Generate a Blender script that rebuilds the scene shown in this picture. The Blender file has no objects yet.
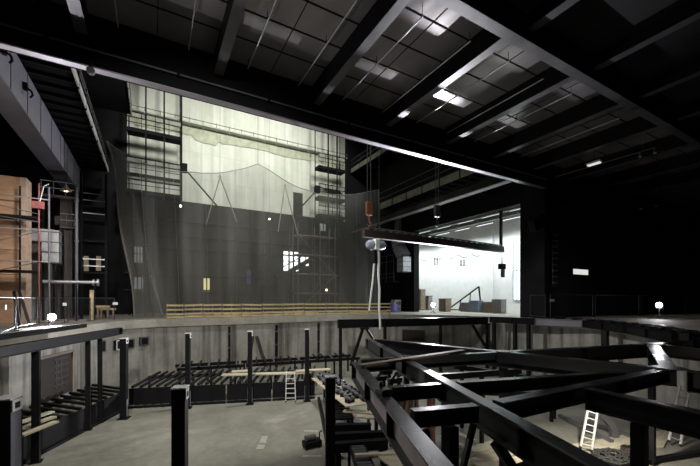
import bpy, math, random
from mathutils import Vector, Matrix
random.seed(7)
V = Vector
scene = bpy.context.scene
col = scene.collection

# ------------------------------------------------------------------ camera model
EYE = 1.6                      # eye height over the stage floor (z = 0)
FPX, HOR, CX = 349.0, 299.0, 350.0
YAW = math.radians(29.57)
SN, CS = math.sin(YAW), math.cos(YAW)


def ray(x, y):
    s = (x - CX) / FPX
    return V((SN + CS * s, CS - SN * s, (HOR - y) / FPX))


def at_d(x, y, d):
    return ray(x, y) * d + V((0, 0, EYE))


def at_Y(x, y, Y):
    r = ray(x, y)
    return at_d(x, y, Y / r.y)


def at_X(x, y, X):
    r = ray(x, y)
    return at_d(x, y, X / r.x)


def at_z(x, y, z):
    r = ray(x, y)
    return at_d(x, y, (z - EYE) / r.z)


cam_d = bpy.data.cameras.new('camera')
cam = bpy.data.objects.new('camera', cam_d)
col.objects.link(cam)
cam.location = (0, 0, EYE)
cam.rotation_euler = (math.pi / 2, 0, -YAW)
cam_d.sensor_width = 36.0
cam_d.lens = FPX / 700 * 36
cam_d.shift_y = (HOR - 233) / 700
cam_d.clip_end = 400
scene.camera = cam
scene.view_settings.view_transform = 'Standard'
scene.view_settings.look = 'None'
scene.view_settings.gamma = 1.0
scene.view_settings.exposure = 0.0
scene.view_settings.use_curve_mapping = False

# ------------------------------------------------------------------ materials
def new_mat(name):
    m = bpy.data.materials.new(name)
    m.use_nodes = True
    nt = m.node_tree
    b = nt.nodes['Principled BSDF']
    return m, nt, b


def coords(nt, kind='Object', scale=(1, 1, 1)):
    tc = nt.nodes.new('ShaderNodeTexCoord')
    mp = nt.nodes.new('ShaderNodeMapping')
    mp.inputs['Scale'].default_value = scale
    if kind == 'World':
        g = nt.nodes.new('ShaderNodeNewGeometry')
        nt.links.new(g.outputs['Position'], mp.inputs['Vector'])
    else:
        nt.links.new(tc.outputs[kind], mp.inputs['Vector'])
    return mp.outputs['Vector']


def noise(nt, vec, scale, detail=5, rough=.6):
    n = nt.nodes.new('ShaderNodeTexNoise')
    n.inputs['Scale'].default_value = scale
    n.inputs['Detail'].default_value = detail
    n.inputs['Roughness'].default_value = rough
    nt.links.new(vec, n.inputs['Vector'])
    return n.outputs['Fac']


def ramp(nt, fac, stops):
    r = nt.nodes.new('ShaderNodeValToRGB')
    el = r.color_ramp.elements
    el[0].position, el[0].color = stops[0][0], (*stops[0][1], 1)
    el[1].position, el[1].color = stops[-1][0], (*stops[-1][1], 1)
    for p, c in stops[1:-1]:
        e = el.new(p)
        e.color = (*c, 1)
    nt.links.new(fac, r.inputs['Fac'])
    return r.outputs['Color']


def mix(nt, a, b, fac, mode='MIX'):
    n = nt.nodes.new('ShaderNodeMix')
    n.data_type = 'RGBA'
    n.blend_type = mode
    for sock, v in ((n.inputs[0], fac), (n.inputs[6], a), (n.inputs[7], b)):
        if hasattr(v, 'is_output'):
            nt.links.new(v, sock)
        elif isinstance(v, (int, float)):
            sock.default_value = v
        else:
            sock.default_value = (*v, 1)
    return n.outputs[2]


def bump(nt, bsdf, h, strength=.3, dist=.02):
    b = nt.nodes.new('ShaderNodeBump')
    b.inputs['Strength'].default_value = strength
    b.inputs['Distance'].default_value = dist
    nt.links.new(h, b.inputs['Height'])
    nt.links.new(b.outputs['Normal'], bsdf.inputs['Normal'])


def simple(name, c, rough=.5, metal=0.0, var=.25, nscale=3.0, rvar=.07, kind='World', scale=(1, 1, 1)):
    m, nt, b = new_mat(name)
    vec = coords(nt, kind, scale)
    f = noise(nt, vec, nscale)
    lo = tuple(max(0, x * (1 - var)) for x in c)
    hi = tuple(min(1, x * (1 + var)) for x in c)
    nt.links.new(ramp(nt, f, [(.3, lo), (.7, hi)]), b.inputs['Base Color'])
    f2 = noise(nt, vec, nscale * .6, 2, .4)
    rr = ramp(nt, f2, [(.25, (max(.02, rough - rvar),) * 3), (.7, (min(1, rough + rvar),) * 3)])
    nt.links.new(rr, b.inputs['Roughness'])
    b.inputs['Metallic'].default_value = metal
    return m


def emit(name, c, s):
    m, nt, b = new_mat(name)
    b.inputs['Base Color'].default_value = (.02, .02, .02, 1)
    b.inputs['Emission Color'].default_value = (*c, 1)
    b.inputs['Emission Strength'].default_value = s
    return m


M = {}
M['black_steel'] = simple('black_steel', (.009, .009, .011), .45, .0, .3, 2.0)
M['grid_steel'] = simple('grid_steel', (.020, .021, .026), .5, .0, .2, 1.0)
M['grey_steel'] = simple('grey_steel', (.105, .10, .115), .5, .0, .2, 1.2)
M['soffit_steel'] = simple('soffit_steel', (.10, .097, .105), .34, .5, .2, 1.2)
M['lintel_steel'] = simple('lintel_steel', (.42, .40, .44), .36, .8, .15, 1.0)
M['beam_black'] = simple('beam_black', (.005, .005, .006), .8, .0, .2, 1.0)
M['beam_black'].node_tree.nodes['Principled BSDF'].inputs['Specular IOR Level'].default_value = .2
M['grid_top_lit'] = simple('grid_top_lit', (.055, .056, .064), .27, .0, .2, 1.0)  # same paint as grid_steel, brightened to paint in the light on its tops
M['grid_top_lit'].node_tree.nodes['Principled BSDF'].inputs['Specular IOR Level'].default_value = .85
M['web_pink'] = simple('web_pink', (.50, .41, .41), .5, .0, .2, 3.0)
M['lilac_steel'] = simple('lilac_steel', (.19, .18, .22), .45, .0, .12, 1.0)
M['galv'] = simple('galv', (.42, .43, .45), .4, .6, .2, 3.0)
M['alu'] = simple('alu', (.80, .80, .80), .4, .15, .12, 5.0)
M['red_paint'] = simple('red_paint', (.22, .06, .05), .5, .0, .3, 4.0)
M['brown_steel'] = simple('brown_steel', (.05, .036, .034), .5, .0, .3, 2.0)
M['cream_steel'] = simple('cream_steel', (.48, .49, .43), .5, .0, .15, 2.0)
M['stringer'] = simple('stringer', (.22, .22, .18), .6, .0, .3, 1.5)
M['dark_wall'] = simple('dark_wall', (.008, .008, .009), .75, .0, .3, .6)
M['portal_black'] = simple('portal_black', (.011, .011, .013), .7, .0, .25, .3)
for k_ in ('dark_wall', 'portal_black', 'black_steel'):
    M[k_].node_tree.nodes['Principled BSDF'].inputs['Specular IOR Level'].default_value = .15
M['rope'] = simple('rope', (.30, .29, .20), .8, .0, .2, 8.0)
M['white_rope'] = simple('white_rope', (.55, .55, .55), .8, .0, .2, 8.0)
M['dark_rope'] = simple('dark_rope', (.03, .028, .025), .8, .0, .4, 8.0)
M['orange'] = simple('orange', (.35, .12, .06), .5)
M['blue_grey'] = simple('blue_grey', (.20, .24, .32), .45)
M['white_paint'] = simple('white_paint', (.78, .78, .76), .6, .0, .06, 1.5)
M['grey_board'] = simple('grey_board', (.23, .22, .21), .7, .0, .2, 4.0)
M['purple_tarp'] = simple('purple_tarp', (.12, .09, .30), .5, .0, .4, 4.0)
M['cardboard'] = simple('cardboard', (.24, .19, .14), .8, .0, .3, 4.0)
M['rubber'] = simple('rubber', (.02, .02, .02), .7)
M['concrete_foot'] = simple('concrete_foot', (.22, .21, .20), .9)
M['lamp_glass'] = emit('lamp_glass', (1, .98, 1), 60)
M['small_bulb'] = emit('small_bulb', (1, .97, .93), 18)
M['warm_bulb'] = emit('warm_bulb', (1, .75, .42), 6)
M['sign_glow'] = emit('sign_glow', (1, .98, .93), .75)
M['tube_glow'] = emit('tube_glow', (.9, .97, 1), 1.2)
M['win_white'] = emit('win_white', (.90, .93, 1), 4.0)
M['win_dim'] = emit('win_dim', (.75, .85, .85), .35)
M['win_yellow'] = emit('win_yellow', (1, .88, .42), 1.0)
M['win_cyan'] = emit('win_cyan', (.75, 1, .97), 2.4)
M['violet_glow'] = emit('violet_glow', (.22, .10, .85), .09)
M['label_white'] = simple('label_white', (.75, .75, .75), .5, .0, .03)


def wood(name, c, var=.35, rough=.65):
    m, nt, b = new_mat(name)
    vec = coords(nt, 'Object', (1.2, 14, 14))
    f = noise(nt, vec, 1.5, 6, .65)
    v2 = coords(nt, 'World', (1, 1, 1))
    f2 = noise(nt, v2, .9, 3)
    lo = tuple(x * (1 - var) for x in c)
    hi = tuple(min(1, x * (1 + var)) for x in c)
    c1 = ramp(nt, f, [(.3, lo), (.7, hi)])
    c2 = ramp(nt, f2, [(.3, (.7, .7, .7)), (.7, (1, 1, 1))])
    nt.links.new(mix(nt, c1, c2, 1.0, 'MULTIPLY'), b.inputs['Base Color'])
    b.inputs['Roughness'].default_value = rough
    return m


M['timber'] = wood('timber', (.58, .46, .25), .28)
M['pale_ply'] = wood('pale_ply', (.62, .56, .42), .2)
M['grey_timber'] = wood('grey_timber', (.30, .22, .17), .25)
M['orange_ply'] = wood('orange_ply', (.50, .29, .17), .2)
M['brown_door'] = wood('brown_door', (.022, .014, .010), .4)


def concrete(name, base, streak=True, joint=None):
    m, nt, b = new_mat(name)
    w = coords(nt, 'World')
    f1 = noise(nt, w, .35, 6, .7)
    f2 = noise(nt, w, 3.5, 6, .7)
    c1 = ramp(nt, f1, [(.25, tuple(x * .62 for x in base)), (.5, base), (.78, tuple(min(1, x * 1.3) for x in base))])
    c2 = ramp(nt, f2, [(.3, (.78, .78, .78)), (.7, (1.0, 1.0, 1.0))])
    c = mix(nt, c1, c2, 1.0, 'MULTIPLY')
    if streak:
        ws = coords(nt, 'World', (.9, .9, .05))
        f3 = noise(nt, ws, 1.6, 4, .6)
        c3 = ramp(nt, f3, [(.34, (.34, .33, .32)), (.5, (.85, .85, .85)), (.7, (1.0, 1.0, .98))])
        c = mix(nt, c, c3, 1.0, 'MULTIPLY')
    nt.links.new(c, b.inputs['Base Color'])
    rr = ramp(nt, f1, [(.3, (.55,) * 3), (.7, (.85,) * 3)])
    nt.links.new(rr, b.inputs['Roughness'])
    b.inputs['Specular IOR Level'].default_value = .2
    bump(nt, b, f2, .25, .03)
    return m


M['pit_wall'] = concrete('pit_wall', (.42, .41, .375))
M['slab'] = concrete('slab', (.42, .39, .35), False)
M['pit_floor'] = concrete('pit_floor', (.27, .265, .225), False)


def cream():
    m, nt, b = new_mat('cream_cladding')
    w = coords(nt, 'World', (1, 1, 1))
    sep = nt.nodes.new('ShaderNodeSeparateXYZ')
    nt.links.new(w, sep.inputs[0])
    ws = coords(nt, 'World', (1.1, .1, .05))
    f1 = noise(nt, ws, 1.0, 4, .6)
    c1 = ramp(nt, f1, [(.3, (.60, .61, .54)), (.5, (.69, .70, .63)), (.68, (.79, .80, .74))])
    f2 = noise(nt, w, .5, 5, .7)
    c2 = ramp(nt, f2, [(.3, (.84, .86, .80)), (.65, (1, 1, 1))])
    c = mix(nt, c1, c2, 1.0, 'MULTIPLY')
    # cladding sheets: brick pattern of upright panels with faint joints
    bv = nt.nodes.new('ShaderNodeCombineXYZ')
    nt.links.new(sep.outputs['X'], bv.inputs['X'])
    nt.links.new(sep.outputs['Z'], bv.inputs['Y'])
    br = nt.nodes.new('ShaderNodeTexBrick')
    br.inputs['Scale'].default_value = 1.0
    br.inputs['Brick Width'].default_value = 1.25
    br.inputs['Row Height'].default_value = 3.1
    br.inputs['Mortar Size'].default_value = .035
    br.offset = .0
    br.inputs['Color1'].default_value = (1, 1, 1, 1)
    br.inputs['Color2'].default_value = (.88, .89, .85, 1)
    br.inputs['Mortar'].default_value = (.84, .85, .80, 1)
    nt.links.new(bv.outputs[0], br.inputs['Vector'])
    c = mix(nt, c, br.outputs['Color'], 1.0, 'MULTIPLY')
    nt.links.new(c, b.inputs['Base Color'])
    b.inputs['Roughness'].default_value = .7
    return m


M['cream'] = cream()


def panel_mat():
    m, nt, b = new_mat('soffit_panel')
    w = coords(nt, 'World')
    f1 = noise(nt, coords(nt, 'World', (1, .35, 1)), .6, 3, .5)
    nt.links.new(ramp(nt, f1, [(.3, (.24, .225, .23)), (.7, (.36, .34, .35))]), b.inputs['Base Color'])
    f2 = noise(nt, coords(nt, 'World', (1, .3, 1)), .8, 2, .5)
    nt.links.new(ramp(nt, f2, [(.3, (.12,) * 3), (.7, (.26,) * 3)]), b.inputs['Roughness'])
    b.inputs['Metallic'].default_value = .45
    f3 = noise(nt, w, .8, 2, .5)
    bump(nt, b, f3, .10, .06)
    return m


M['panel'] = panel_mat()


def net_mat():
    m, nt, b = new_mat('safety_net')
    out = nt.nodes['Material Output']
    tr = nt.nodes.new('ShaderNodeBsdfTransparent')
    mx = nt.nodes.new('ShaderNodeMixShader')
    w = coords(nt, 'World', (1, .2, .12))
    f = noise(nt, w, .9, 4, .6)
    fac = ramp(nt, f, [(.3, (.30,) * 3), (.7, (.46,) * 3)])
    b.inputs['Base Color'].default_value = (.21, .21, .19, 1)
    b.inputs['Roughness'].default_value = .9
    nt.links.new(fac, mx.inputs[0])
    nt.links.new(tr.outputs[0], mx.inputs[1])
    nt.links.new(b.outputs[0], mx.inputs[2])
    nt.links.new(mx.outputs[0], out.inputs['Surface'])
    return m


M['net'] = net_mat()


def mesh_mat():
    m, nt, b = new_mat('wire_mesh')
    out = nt.nodes['Material Output']
    tr = nt.nodes.new('ShaderNodeBsdfTransparent')
    mx = nt.nodes.new('ShaderNodeMixShader')
    mx.inputs[0].default_value = .06
    b.inputs['Base Color'].default_value = (.05, .05, .055, 1)
    b.inputs['Specular IOR Level'].default_value = 0
    b.inputs['Roughness'].default_value = .9
    nt.links.new(tr.outputs[0], mx.inputs[1])
    nt.links.new(b.outputs[0], mx.inputs[2])
    nt.links.new(mx.outputs[0], out.inputs['Surface'])
    return m


M['wire'] = mesh_mat()
m, nt, b = new_mat('window_glass')
b.inputs['Base Color'].default_value = (.8, .9, .9, 1)
b.inputs['Roughness'].default_value = .1
b.inputs['Transmission Weight'].default_value = .9
M['glass'] = m

# ------------------------------------------------------------------ mesh builder
class MB:
    def __init__(self):
        self.v, self.f, self.sm = [], [], []

    def _add(self, vs, fs, smooth=False):
        n = len(self.v)
        self.v += [V(p) for p in vs]
        for f in fs:
            self.f.append([n + i for i in f])
            self.sm.append(smooth)
        return self

    def box(self, lo, hi):
        x0, y0, z0 = lo
        x1, y1, z1 = hi
        return self._add([(x0, y0, z0), (x1, y0, z0), (x1, y1, z0), (x0, y1, z0), (x0, y0, z1), (x1, y0, z1), (x1, y1, z1), (x0, y1, z1)],
                         [(3, 2, 1, 0), (4, 5, 6, 7), (0, 1, 5, 4), (1, 2, 6, 5), (2, 3, 7, 6), (3, 0, 4, 7)])

    def frame_box(self, c, ex, ey, ez, sx, sy, sz):
        """box centred at c with half-axes along ex, ey, ez"""
        c = V(c)
        vs = []
        for k in (-1, 1):
            for i, j in ((-1, -1), (1, -1), (1, 1), (-1, 1)):
                vs.append(c + ex * (i * sx / 2) + ey * (j * sy / 2) + ez * (k * sz / 2))
        fs = [(3, 2, 1, 0), (4, 5, 6, 7), (0, 1, 5, 4), (1, 2, 6, 5), (2, 3, 7, 6), (3, 0, 4, 7)]
        if ex.cross(ey).dot(ez) < 0:
            fs = [f[::-1] for f in fs]
        return self._add(vs, fs)

    def bar(self, a, b, w, h, up=(0, 0, 1)):
        """rectangular bar a->b, w across, h along 'up'"""
        a, b = V(a), V(b)
        ez = b - a
        L = ez.length
        if L < 1e-6:
            return self
        ez.normalize()
        up = V(up)
        if abs(ez.dot(up)) > .98:
            up = V((0, 1, 0))
        ex = ez.cross(up).normalized()
        ey = ez.cross(ex).normalized()
        return self.frame_box((a + b) / 2, ex, ey, ez, w, h, L)

    def tube(self, pts, r, n=8, caps=True):
        pts = [V(p) for p in pts]
        if not isinstance(r, (list, tuple)):
            r = [r] * len(pts)
        rings = []
        prev = None
        for i, p in enumerate(pts):
            t = (pts[min(i + 1, len(pts) - 1)] - pts[max(i - 1, 0)])
            t = t.normalized() if t.length > 1e-9 else V((0, 0, 1))
            if prev is None:
                ref = V((0, 0, 1)) if abs(t.z) < .9 else V((1, 0, 0))
                ex = t.cross(ref).normalized()
            else:
                ex = (prev - t * prev.dot(t)).normalized()
            prev = ex
            ey = t.cross(ex)
            rings.append([p + (ex * math.cos(2 * math.pi * k / n) + ey * math.sin(2 * math.pi * k / n)) * r[i] for k in range(n)])
        vs = [q for rg in rings for q in rg]
        fs = []
        for i in range(len(rings) - 1):
            for k in range(n):
                k2 = (k + 1) % n
                fs.append((i * n + k, i * n + k2, (i + 1) * n + k2, (i + 1) * n + k))
        self._add(vs, fs, True)
        if caps:
            self._add(rings[0], [tuple(range(n - 1, -1, -1))])
            self._add(rings[-1], [tuple(range(n))])
        return self

    def prism(self, pts, z0, z1):
        n = len(pts)
        vs = [(p[0], p[1], z0) for p in pts] + [(p[0], p[1], z1) for p in pts]
        fs = [tuple(range(n - 1, -1, -1)), tuple(range(n, 2 * n))]
        for i in range(n):
            j = (i + 1) % n
            fs.append((i, j, n + j, n + i))
        return self._add(vs, fs)

    def extrude(self, prof, a, b, up=(0, 0, 1)):
        """2-D closed profile (across, up) swept from a to b"""
        a, b = V(a), V(b)
        ez = (b - a).normalized()
        up = V(up)
        if abs(ez.dot(up)) > .98:
            up = V((0, 1, 0))
        ex = ez.cross(up).normalized()
        ey = ex.cross(ez).normalized()
        n = len(prof)
        vs = [a + ex * p[0] + ey * p[1] for p in prof] + [b + ex * p[0] + ey * p[1] for p in prof]
        fs = [(i, (i + 1) % n, n + (i + 1) % n, n + i) for i in range(n)]
        fs += [tuple(range(n - 1, -1, -1)), tuple(range(n, 2 * n))]
        return self._add(vs, fs)

    def sheet(self, rows, smooth=True):
        """rows of equal length lists of points"""
        n = len(rows[0])
        vs = [p for r in rows for p in r]
        fs = []
        for i in range(len(rows) - 1):
            for k in range(n - 1):
                fs.append((i * n + k, i * n + k + 1, (i + 1) * n + k + 1, (i + 1) * n + k))
        return self._add(vs, fs, smooth)

    def build(self, name, mat, parent=None, bevel=0):
        off = V((0, 0, 0))
        p = parent
        while p is not None:
            off = off + V(p.location)
            p = p.parent
        base = None
        if parent is None:
            xs = [q.x for q in self.v]; ys = [q.y for q in self.v]; zs = [q.z for q in self.v]
            base = V(((min(xs) + max(xs)) / 2, (min(ys) + max(ys)) / 2, min(zs)))
            off = base
        me = bpy.data.meshes.new(name)
        me.from_pydata([tuple(q - off) for q in self.v], [], self.f)
        me.polygons.foreach_set('use_smooth', self.sm)
        me.materials.append(M[mat] if isinstance(mat, str) else mat)
        me.update()
        o = bpy.data.objects.new(name, me)
        col.objects.link(o)
        if parent is not None:
            o.parent = parent
        else:
            o.location = base
        if bevel:
            bv = o.modifiers.new('bevel', 'BEVEL')
            bv.width = bevel
            bv.segments = 2
            bv.limit_method = 'ANGLE'
        return o


def hprof(w, d, tf=.03, tw=.02):
    """H section, top at 0, bottom at -d"""
    a, t = w / 2, tw / 2
    return [(-a, 0), (-a, -tf), (-t, -tf), (-t, -d + tf), (-a, -d + tf), (-a, -d), (a, -d), (a, -d + tf), (t, -d + tf), (t, -tf), (a, -tf), (a, 0)][::-1]


def thing(name, label, cat, loc, group=None):
    o = bpy.data.objects.new(name, None)
    col.objects.link(o)
    o.empty_display_size = .2
    o.location = V(loc)
    o['label'], o['category'] = label, cat
    if group:
        o['group'] = group
    return o


def tag(o, label, cat, group=None, kind=None):
    o['label'], o['category'] = label, cat
    if group:
        o['group'] = group
    if kind:
        o['kind'] = kind
    return o


def struct(o, label, cat='building'):
    o['kind'] = 'structure'
    o['label'], o['category'] = label, cat
    return o


def kids(o):
    return [c for c in o.children]


def copy_tree(o, loc, rz=None, label=None, group=None):
    c = o.copy()
    col.objects.link(c)
    c.location = V(loc)
    if rz is not None:
        c.rotation_euler = (0, 0, rz)
    if label:
        c['label'] = label
    if group:
        c['group'] = group
    for ch in kids(o):
        d = ch.copy()
        col.objects.link(d)
        d.parent = c
        for g in kids(ch):
            e = g.copy()
            col.objects.link(e)
            e.parent = d
    return c


def R(z):  # height over the eye -> world
    return z + EYE


# ================================================================== SETTING
PZ = R(-6.3)                                     # pit floor level
PIT = [(-1.8, 3.2), (-8.5, 7.0), (-8.0, 14), (-5.6, 20.5), (-2.7, 28.8), (-1.7, 30.6), (0.3, 31.5), (3.2, 31.4), (6, 31.3), (11.5, 31.5), (17, 31.6),
       (21.6, 29.9), (25.0, 26.0), (26.8, 21.5), (27.5, 16.5), (27.4, 13.2), (25, 9), (21, 5.2), (17, 2), (14, -3), (3.5, 0.2)]
OUT = [(-26, -10), (-26, 46), (60, 46), (60, -10)]


def stage_slab():
    # slab: outer rectangle with the pit cut out, fan of quads between matching boundary points
    import bmesh
    bm = bmesh.new()
    vo = [bm.verts.new((x, y, 0)) for x, y in OUT]
    vi = [bm.verts.new((x, y, 0)) for x, y in PIT]
    edges = []
    for L in (vo, vi):
        for i in range(len(L)):
            edges.append(bm.edges.new((L[i], L[(i + 1) % len(L)])))
    bmesh.ops.triangle_fill(bm, edges=edges, use_beauty=True, use_dissolve=False)
    bmesh.ops.recalc_face_normals(bm, faces=bm.faces)
    if bm.faces[0].normal.z < 0:
        bmesh.ops.reverse_faces(bm, faces=bm.faces)
    r = bmesh.ops.extrude_face_region(bm, geom=list(bm.faces))
    for e in r['geom']:
        if isinstance(e, bmesh.types.BMVert):
            e.co.z -= .62
    bmesh.ops.recalc_face_normals(bm, faces=bm.faces)
    me = bpy.data.meshes.new('stage_floor')
    bm.to_mesh(me)
    bm.free()
    me.materials.append(M['slab'])
    o = bpy.data.objects.new('floor', me)
    col.objects.link(o)
    return o


struct(stage_slab(), 'dusty grey concrete stage slab around the open pit', 'floor')
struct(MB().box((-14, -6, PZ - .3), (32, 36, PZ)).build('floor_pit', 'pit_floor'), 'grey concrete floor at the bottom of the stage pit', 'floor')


def offset_poly(pts, d):
    n = len(pts)
    res = []
    for i in range(n):
        p0, p1, p2 = V((*pts[i - 1], 0)), V((*pts[i], 0)), V((*pts[(i + 1) % n], 0))
        t = ((p1 - p0).normalized() + (p2 - p1).normalized()).normalized()
        nrm = V((t.y, -t.x, 0))
        res.append((p1 - nrm * d)[:2])
    return res


OUTER = offset_poly(PIT, .28)     # orientation checked below: walls sit just outside the slab's edge
WALLP = offset_poly(PIT, .22)
def pit_wall(i0, i1, name, label):
    mb = MB()
    a = [WALLP[i % len(PIT)] for i in range(i0, i1 + 1)]
    b = [offset_poly(PIT, .62)[i % len(PIT)] for i in range(i0, i1 + 1)]
    for k in range(len(a) - 1):
        mb.prism([a[k], a[k + 1], b[k + 1], b[k]], PZ, -.62)
    struct(mb.build(name, 'pit_wall'), label, 'wall')


pit_wall(1, 5, 'wall_pit_left', 'board-marked concrete pit wall below the floodlight by the plywood tower')
pit_wall(5, 11, 'wall_pit_back', 'streaked concrete pit wall below the timber guard rail')
pit_wall(11, 19, 'wall_pit_right', 'pale concrete pit wall behind the steel girder grid')

YB = 44.0
XR = 28.0
YL = 17.0
# back wall: dark lower part (with openings), cream upper cladding
struct(MB().box((-2.3, YB, R(11.15)), (24.1, YB + .3, 26)).build('wall_back', 'cream'), 'brightly lit cream cladding of upright sheets high on the back wall', 'wall')
mb = MB()
mb.box((-26, YB + .05, 0), (XR + .3, YB + .5, R(11.15)))
mb.box((-26, YB + .05, R(11.15)), (-2.3, YB + .5, 27)).box((24.1, YB + .05, R(11.15)), (XR + .3, YB + .5, 27))
struct(mb.build('wall_back_lower', 'dark_wall'), 'dark lower back wall behind the safety net', 'wall')
# right wall with the side stage opening
oy0, oy1, oz = 19.2, 33.4, R(8.35)
mb = MB()
mb.box((XR, YL + .02, 0), (XR + .8, oy0, 27)).box((XR, oy1, 0), (XR + .8, YB, 27)).box((XR, oy0, oz), (XR + .8, oy1, 27))
struct(mb.build('wall_right', 'dark_wall'), 'black side wall around the bright side stage opening', 'wall')
struct(MB().box((XR + .8, YL, 0), (75, YL + .6, 27)).build('wall_portal', 'portal_black'), 'large black portal wall behind the mesh fence', 'wall')
struct(MB().box((-26.5, -10, 0), (-26, YB, 27)).build('wall_left', 'dark_wall'), 'dark side wall beyond the plywood tower', 'wall')
struct(MB().box((-26, YL + 1, 26.5), (XR + 1, YB + .5, 27)).build('ceiling_tower', 'beam_black'), 'black roof over the stage tower', 'ceiling')

# proscenium lintel: web + bottom flange
mb = MB()
mb.box((-26, YL + .02, R(9.07) + .06), (XR, YL + .42, 24))
o = mb.build('wall_lintel', 'beam_black')
struct(o, 'long black girder spanning the stage opening', 'beam')
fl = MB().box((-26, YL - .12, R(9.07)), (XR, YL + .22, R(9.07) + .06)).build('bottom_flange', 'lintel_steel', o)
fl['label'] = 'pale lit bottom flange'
MB().tube([(-26, YL - .1, R(9.78)), (XR, YL - .1, R(9.78))], .045).build('conduit', 'grey_steel', o)
jb = MB()
for X in [-3.4, 1, 5, 9.5, 14, 18.6, 22.5]:
    jb.box((X - .06, YL - .16, R(9.70)), (X + .06, YL + .02, R(9.88)))
jb.build('conduit_clip', 'beam_black', o)

# auditorium soffit: panels, joints, beams
ZP, ZB = R(11.2), R(10.2)
struct(MB().box((-26, -10, ZP), (75, 8.69, ZP + .2)).build('ceiling_near', 'portal_black'), 'black ceiling on the camera side of the cross beam', 'ceiling')
o = MB().box((-26, 8.7, ZP), (75, YL - .02, ZP + .2)).build('ceiling', 'panel')
struct(o, 'dark glossy panelled soffit between the beams', 'ceiling')
mb = MB()
for Y in (10.6, 12.2, 13.75, 15.3):
    mb.box((-26, Y - .025, ZP - .03), (60, Y + .025, ZP))
for X in (5.1, 0.2, 9.9, 14.6, 19.2, 24, -4.6):
    mb.box((X - .015, 8.95, ZP - .02), (X + .015, YL - .1, ZP))
mb.build('panel_joint', 'beam_black', o)
nb = MB().box((-26, 8.5, ZB + .03), (70, 8.93, ZP - .001)).build('ceiling_beam', 'beam_black')
struct(nb, 'heavy cross beam of the soffit nearest the camera', 'beam')
f = MB().box((-26, 8.5, ZB - .02), (70, 8.93, ZB + .03)).build('bottom_flange', 'soffit_steel', nb)
f['label'] = 'grey bottom flange'
ORD = ['first', 'second', 'third', 'fourth', 'fifth', 'sixth', 'seventh', 'eighth', 'ninth', 'tenth', 'eleventh', 'twelfth']
BX = [-7.15, -2.35, 2.64, 7.5, 12.1, 16.9, 21.5, 26.2, 31, 35.8, 40.6]
for i, X in enumerate(BX):
    lab = ORD[i] + ' soffit beam of the row ending at the long girder, counted from the left'
    b = MB().box((X - .17, 8.95, ZB + .03), (X + .17, YL - .14, ZP - .001)).build('ceiling_beam', 'beam_black')
    struct(b, lab, 'beam')
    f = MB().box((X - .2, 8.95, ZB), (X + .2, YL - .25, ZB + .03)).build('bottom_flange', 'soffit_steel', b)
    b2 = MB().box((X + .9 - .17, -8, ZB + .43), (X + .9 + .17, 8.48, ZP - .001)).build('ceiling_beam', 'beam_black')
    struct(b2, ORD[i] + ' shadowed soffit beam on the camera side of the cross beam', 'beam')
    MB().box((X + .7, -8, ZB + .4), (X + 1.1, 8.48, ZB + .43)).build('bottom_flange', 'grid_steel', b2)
# slim rails hung below the panels
rails = [(-3.72, 'nearest the bright beam'), (-1.17, ''), (1.38, ''), (3.91, ''), (6.44, ''), (9.0, ''), (11.6, ''), (14.1, ''), (16.7, ''), (19.2, ''), (21.8, ''), (24.3, '')]
proto = None
for i, (X, _) in enumerate(rails):
    lab = ORD[i] + ' slim grey pipe hung under the dark soffit, counted from the bright beam'
    loc = (X, 13.4, R(10.8))
    if proto is None:
        proto = thing('ceiling_pipe', lab, 'pipe', loc, 'pipes hung under the soffit')
        MB().tube([(X, 10.2, R(10.8)), (X, 16.6, R(10.8))], .03, 8).build('pipe', 'galv', proto)
        for y in (10.25, 13.4, 16.5):
            MB().tube([(X, y, R(10.8)), (X, y, ZP)], .014, 6).build('hanger', 'black_steel', proto)
    else:
        copy_tree(proto, loc, None, lab)

# ------------------------------------------------------------------ back stage features
def window(n, x0, y0, x1, y1, Y, mat, cols, rows, label, depth=.12):
    a, b = at_Y(x0, y1, Y), at_Y(x1, y0, Y)
    o = MB().box((a.x, Y - .02, a.z), (b.x, Y + .03, b.z)).build('window_%d' % n, mat)
    struct(o, label, 'window')
    f = MB()
    w = .05
    for k in range(cols + 1):
        x = a.x + (b.x - a.x) * k / cols
        f.box((x - w, Y - depth, a.z - w), (x + w, Y - .021, b.z + w))
    for k in range(rows + 1):
        z = a.z + (b.z - a.z) * k / rows
        f.box((a.x - w, Y - depth, z - w), (b.x + w, Y - .021, z + w))
    f.build('window_frame', 'beam_black', o)
    return o


window(1, 283, 252, 299, 271, YB, 'win_white', 3, 2, 'glaring white lit window low on the back wall behind the net')
window(2, 300, 255, 310, 266, YB, 'win_white', 2, 1, 'narrow white lit window under the sloping stair behind the net')
window(3, 203, 278, 210, 292, YB, 'win_yellow', 2, 1, 'small yellow lit window low behind the net')
window(4, 134, 245, 143, 263, YB, 'win_dim', 3, 2, 'dim upper window of the pair at the left edge of the net')
window(5, 133, 277, 146, 292, YB, 'win_dim', 3, 1, 'dim lower window of the pair at the left edge of the net')
window(6, 319, 224, 327, 231, YB, 'win_dim', 2, 1, 'small patch of window above the sloping stair')
window(7, 293.5, 194, 302, 214, YB - .01, 'dark_wall', 1, 1, 'single dark window in the cream cladding')
window(8, 258, 251, 269, 270, YB, 'dark_wall', 3, 4, 'unlit many-paned window behind the net')
# violet lit doorway glimpsed through the net
a, b2 = at_Y(247, 284, YB - .02), at_Y(251, 270, YB - .02)
struct(MB().box((a.x, YB - .03, a.z), (b2.x, YB + .02, b2.z)).build('door_1', 'violet_glow'), 'door slit lit violet behind the net', 'door')
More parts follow.
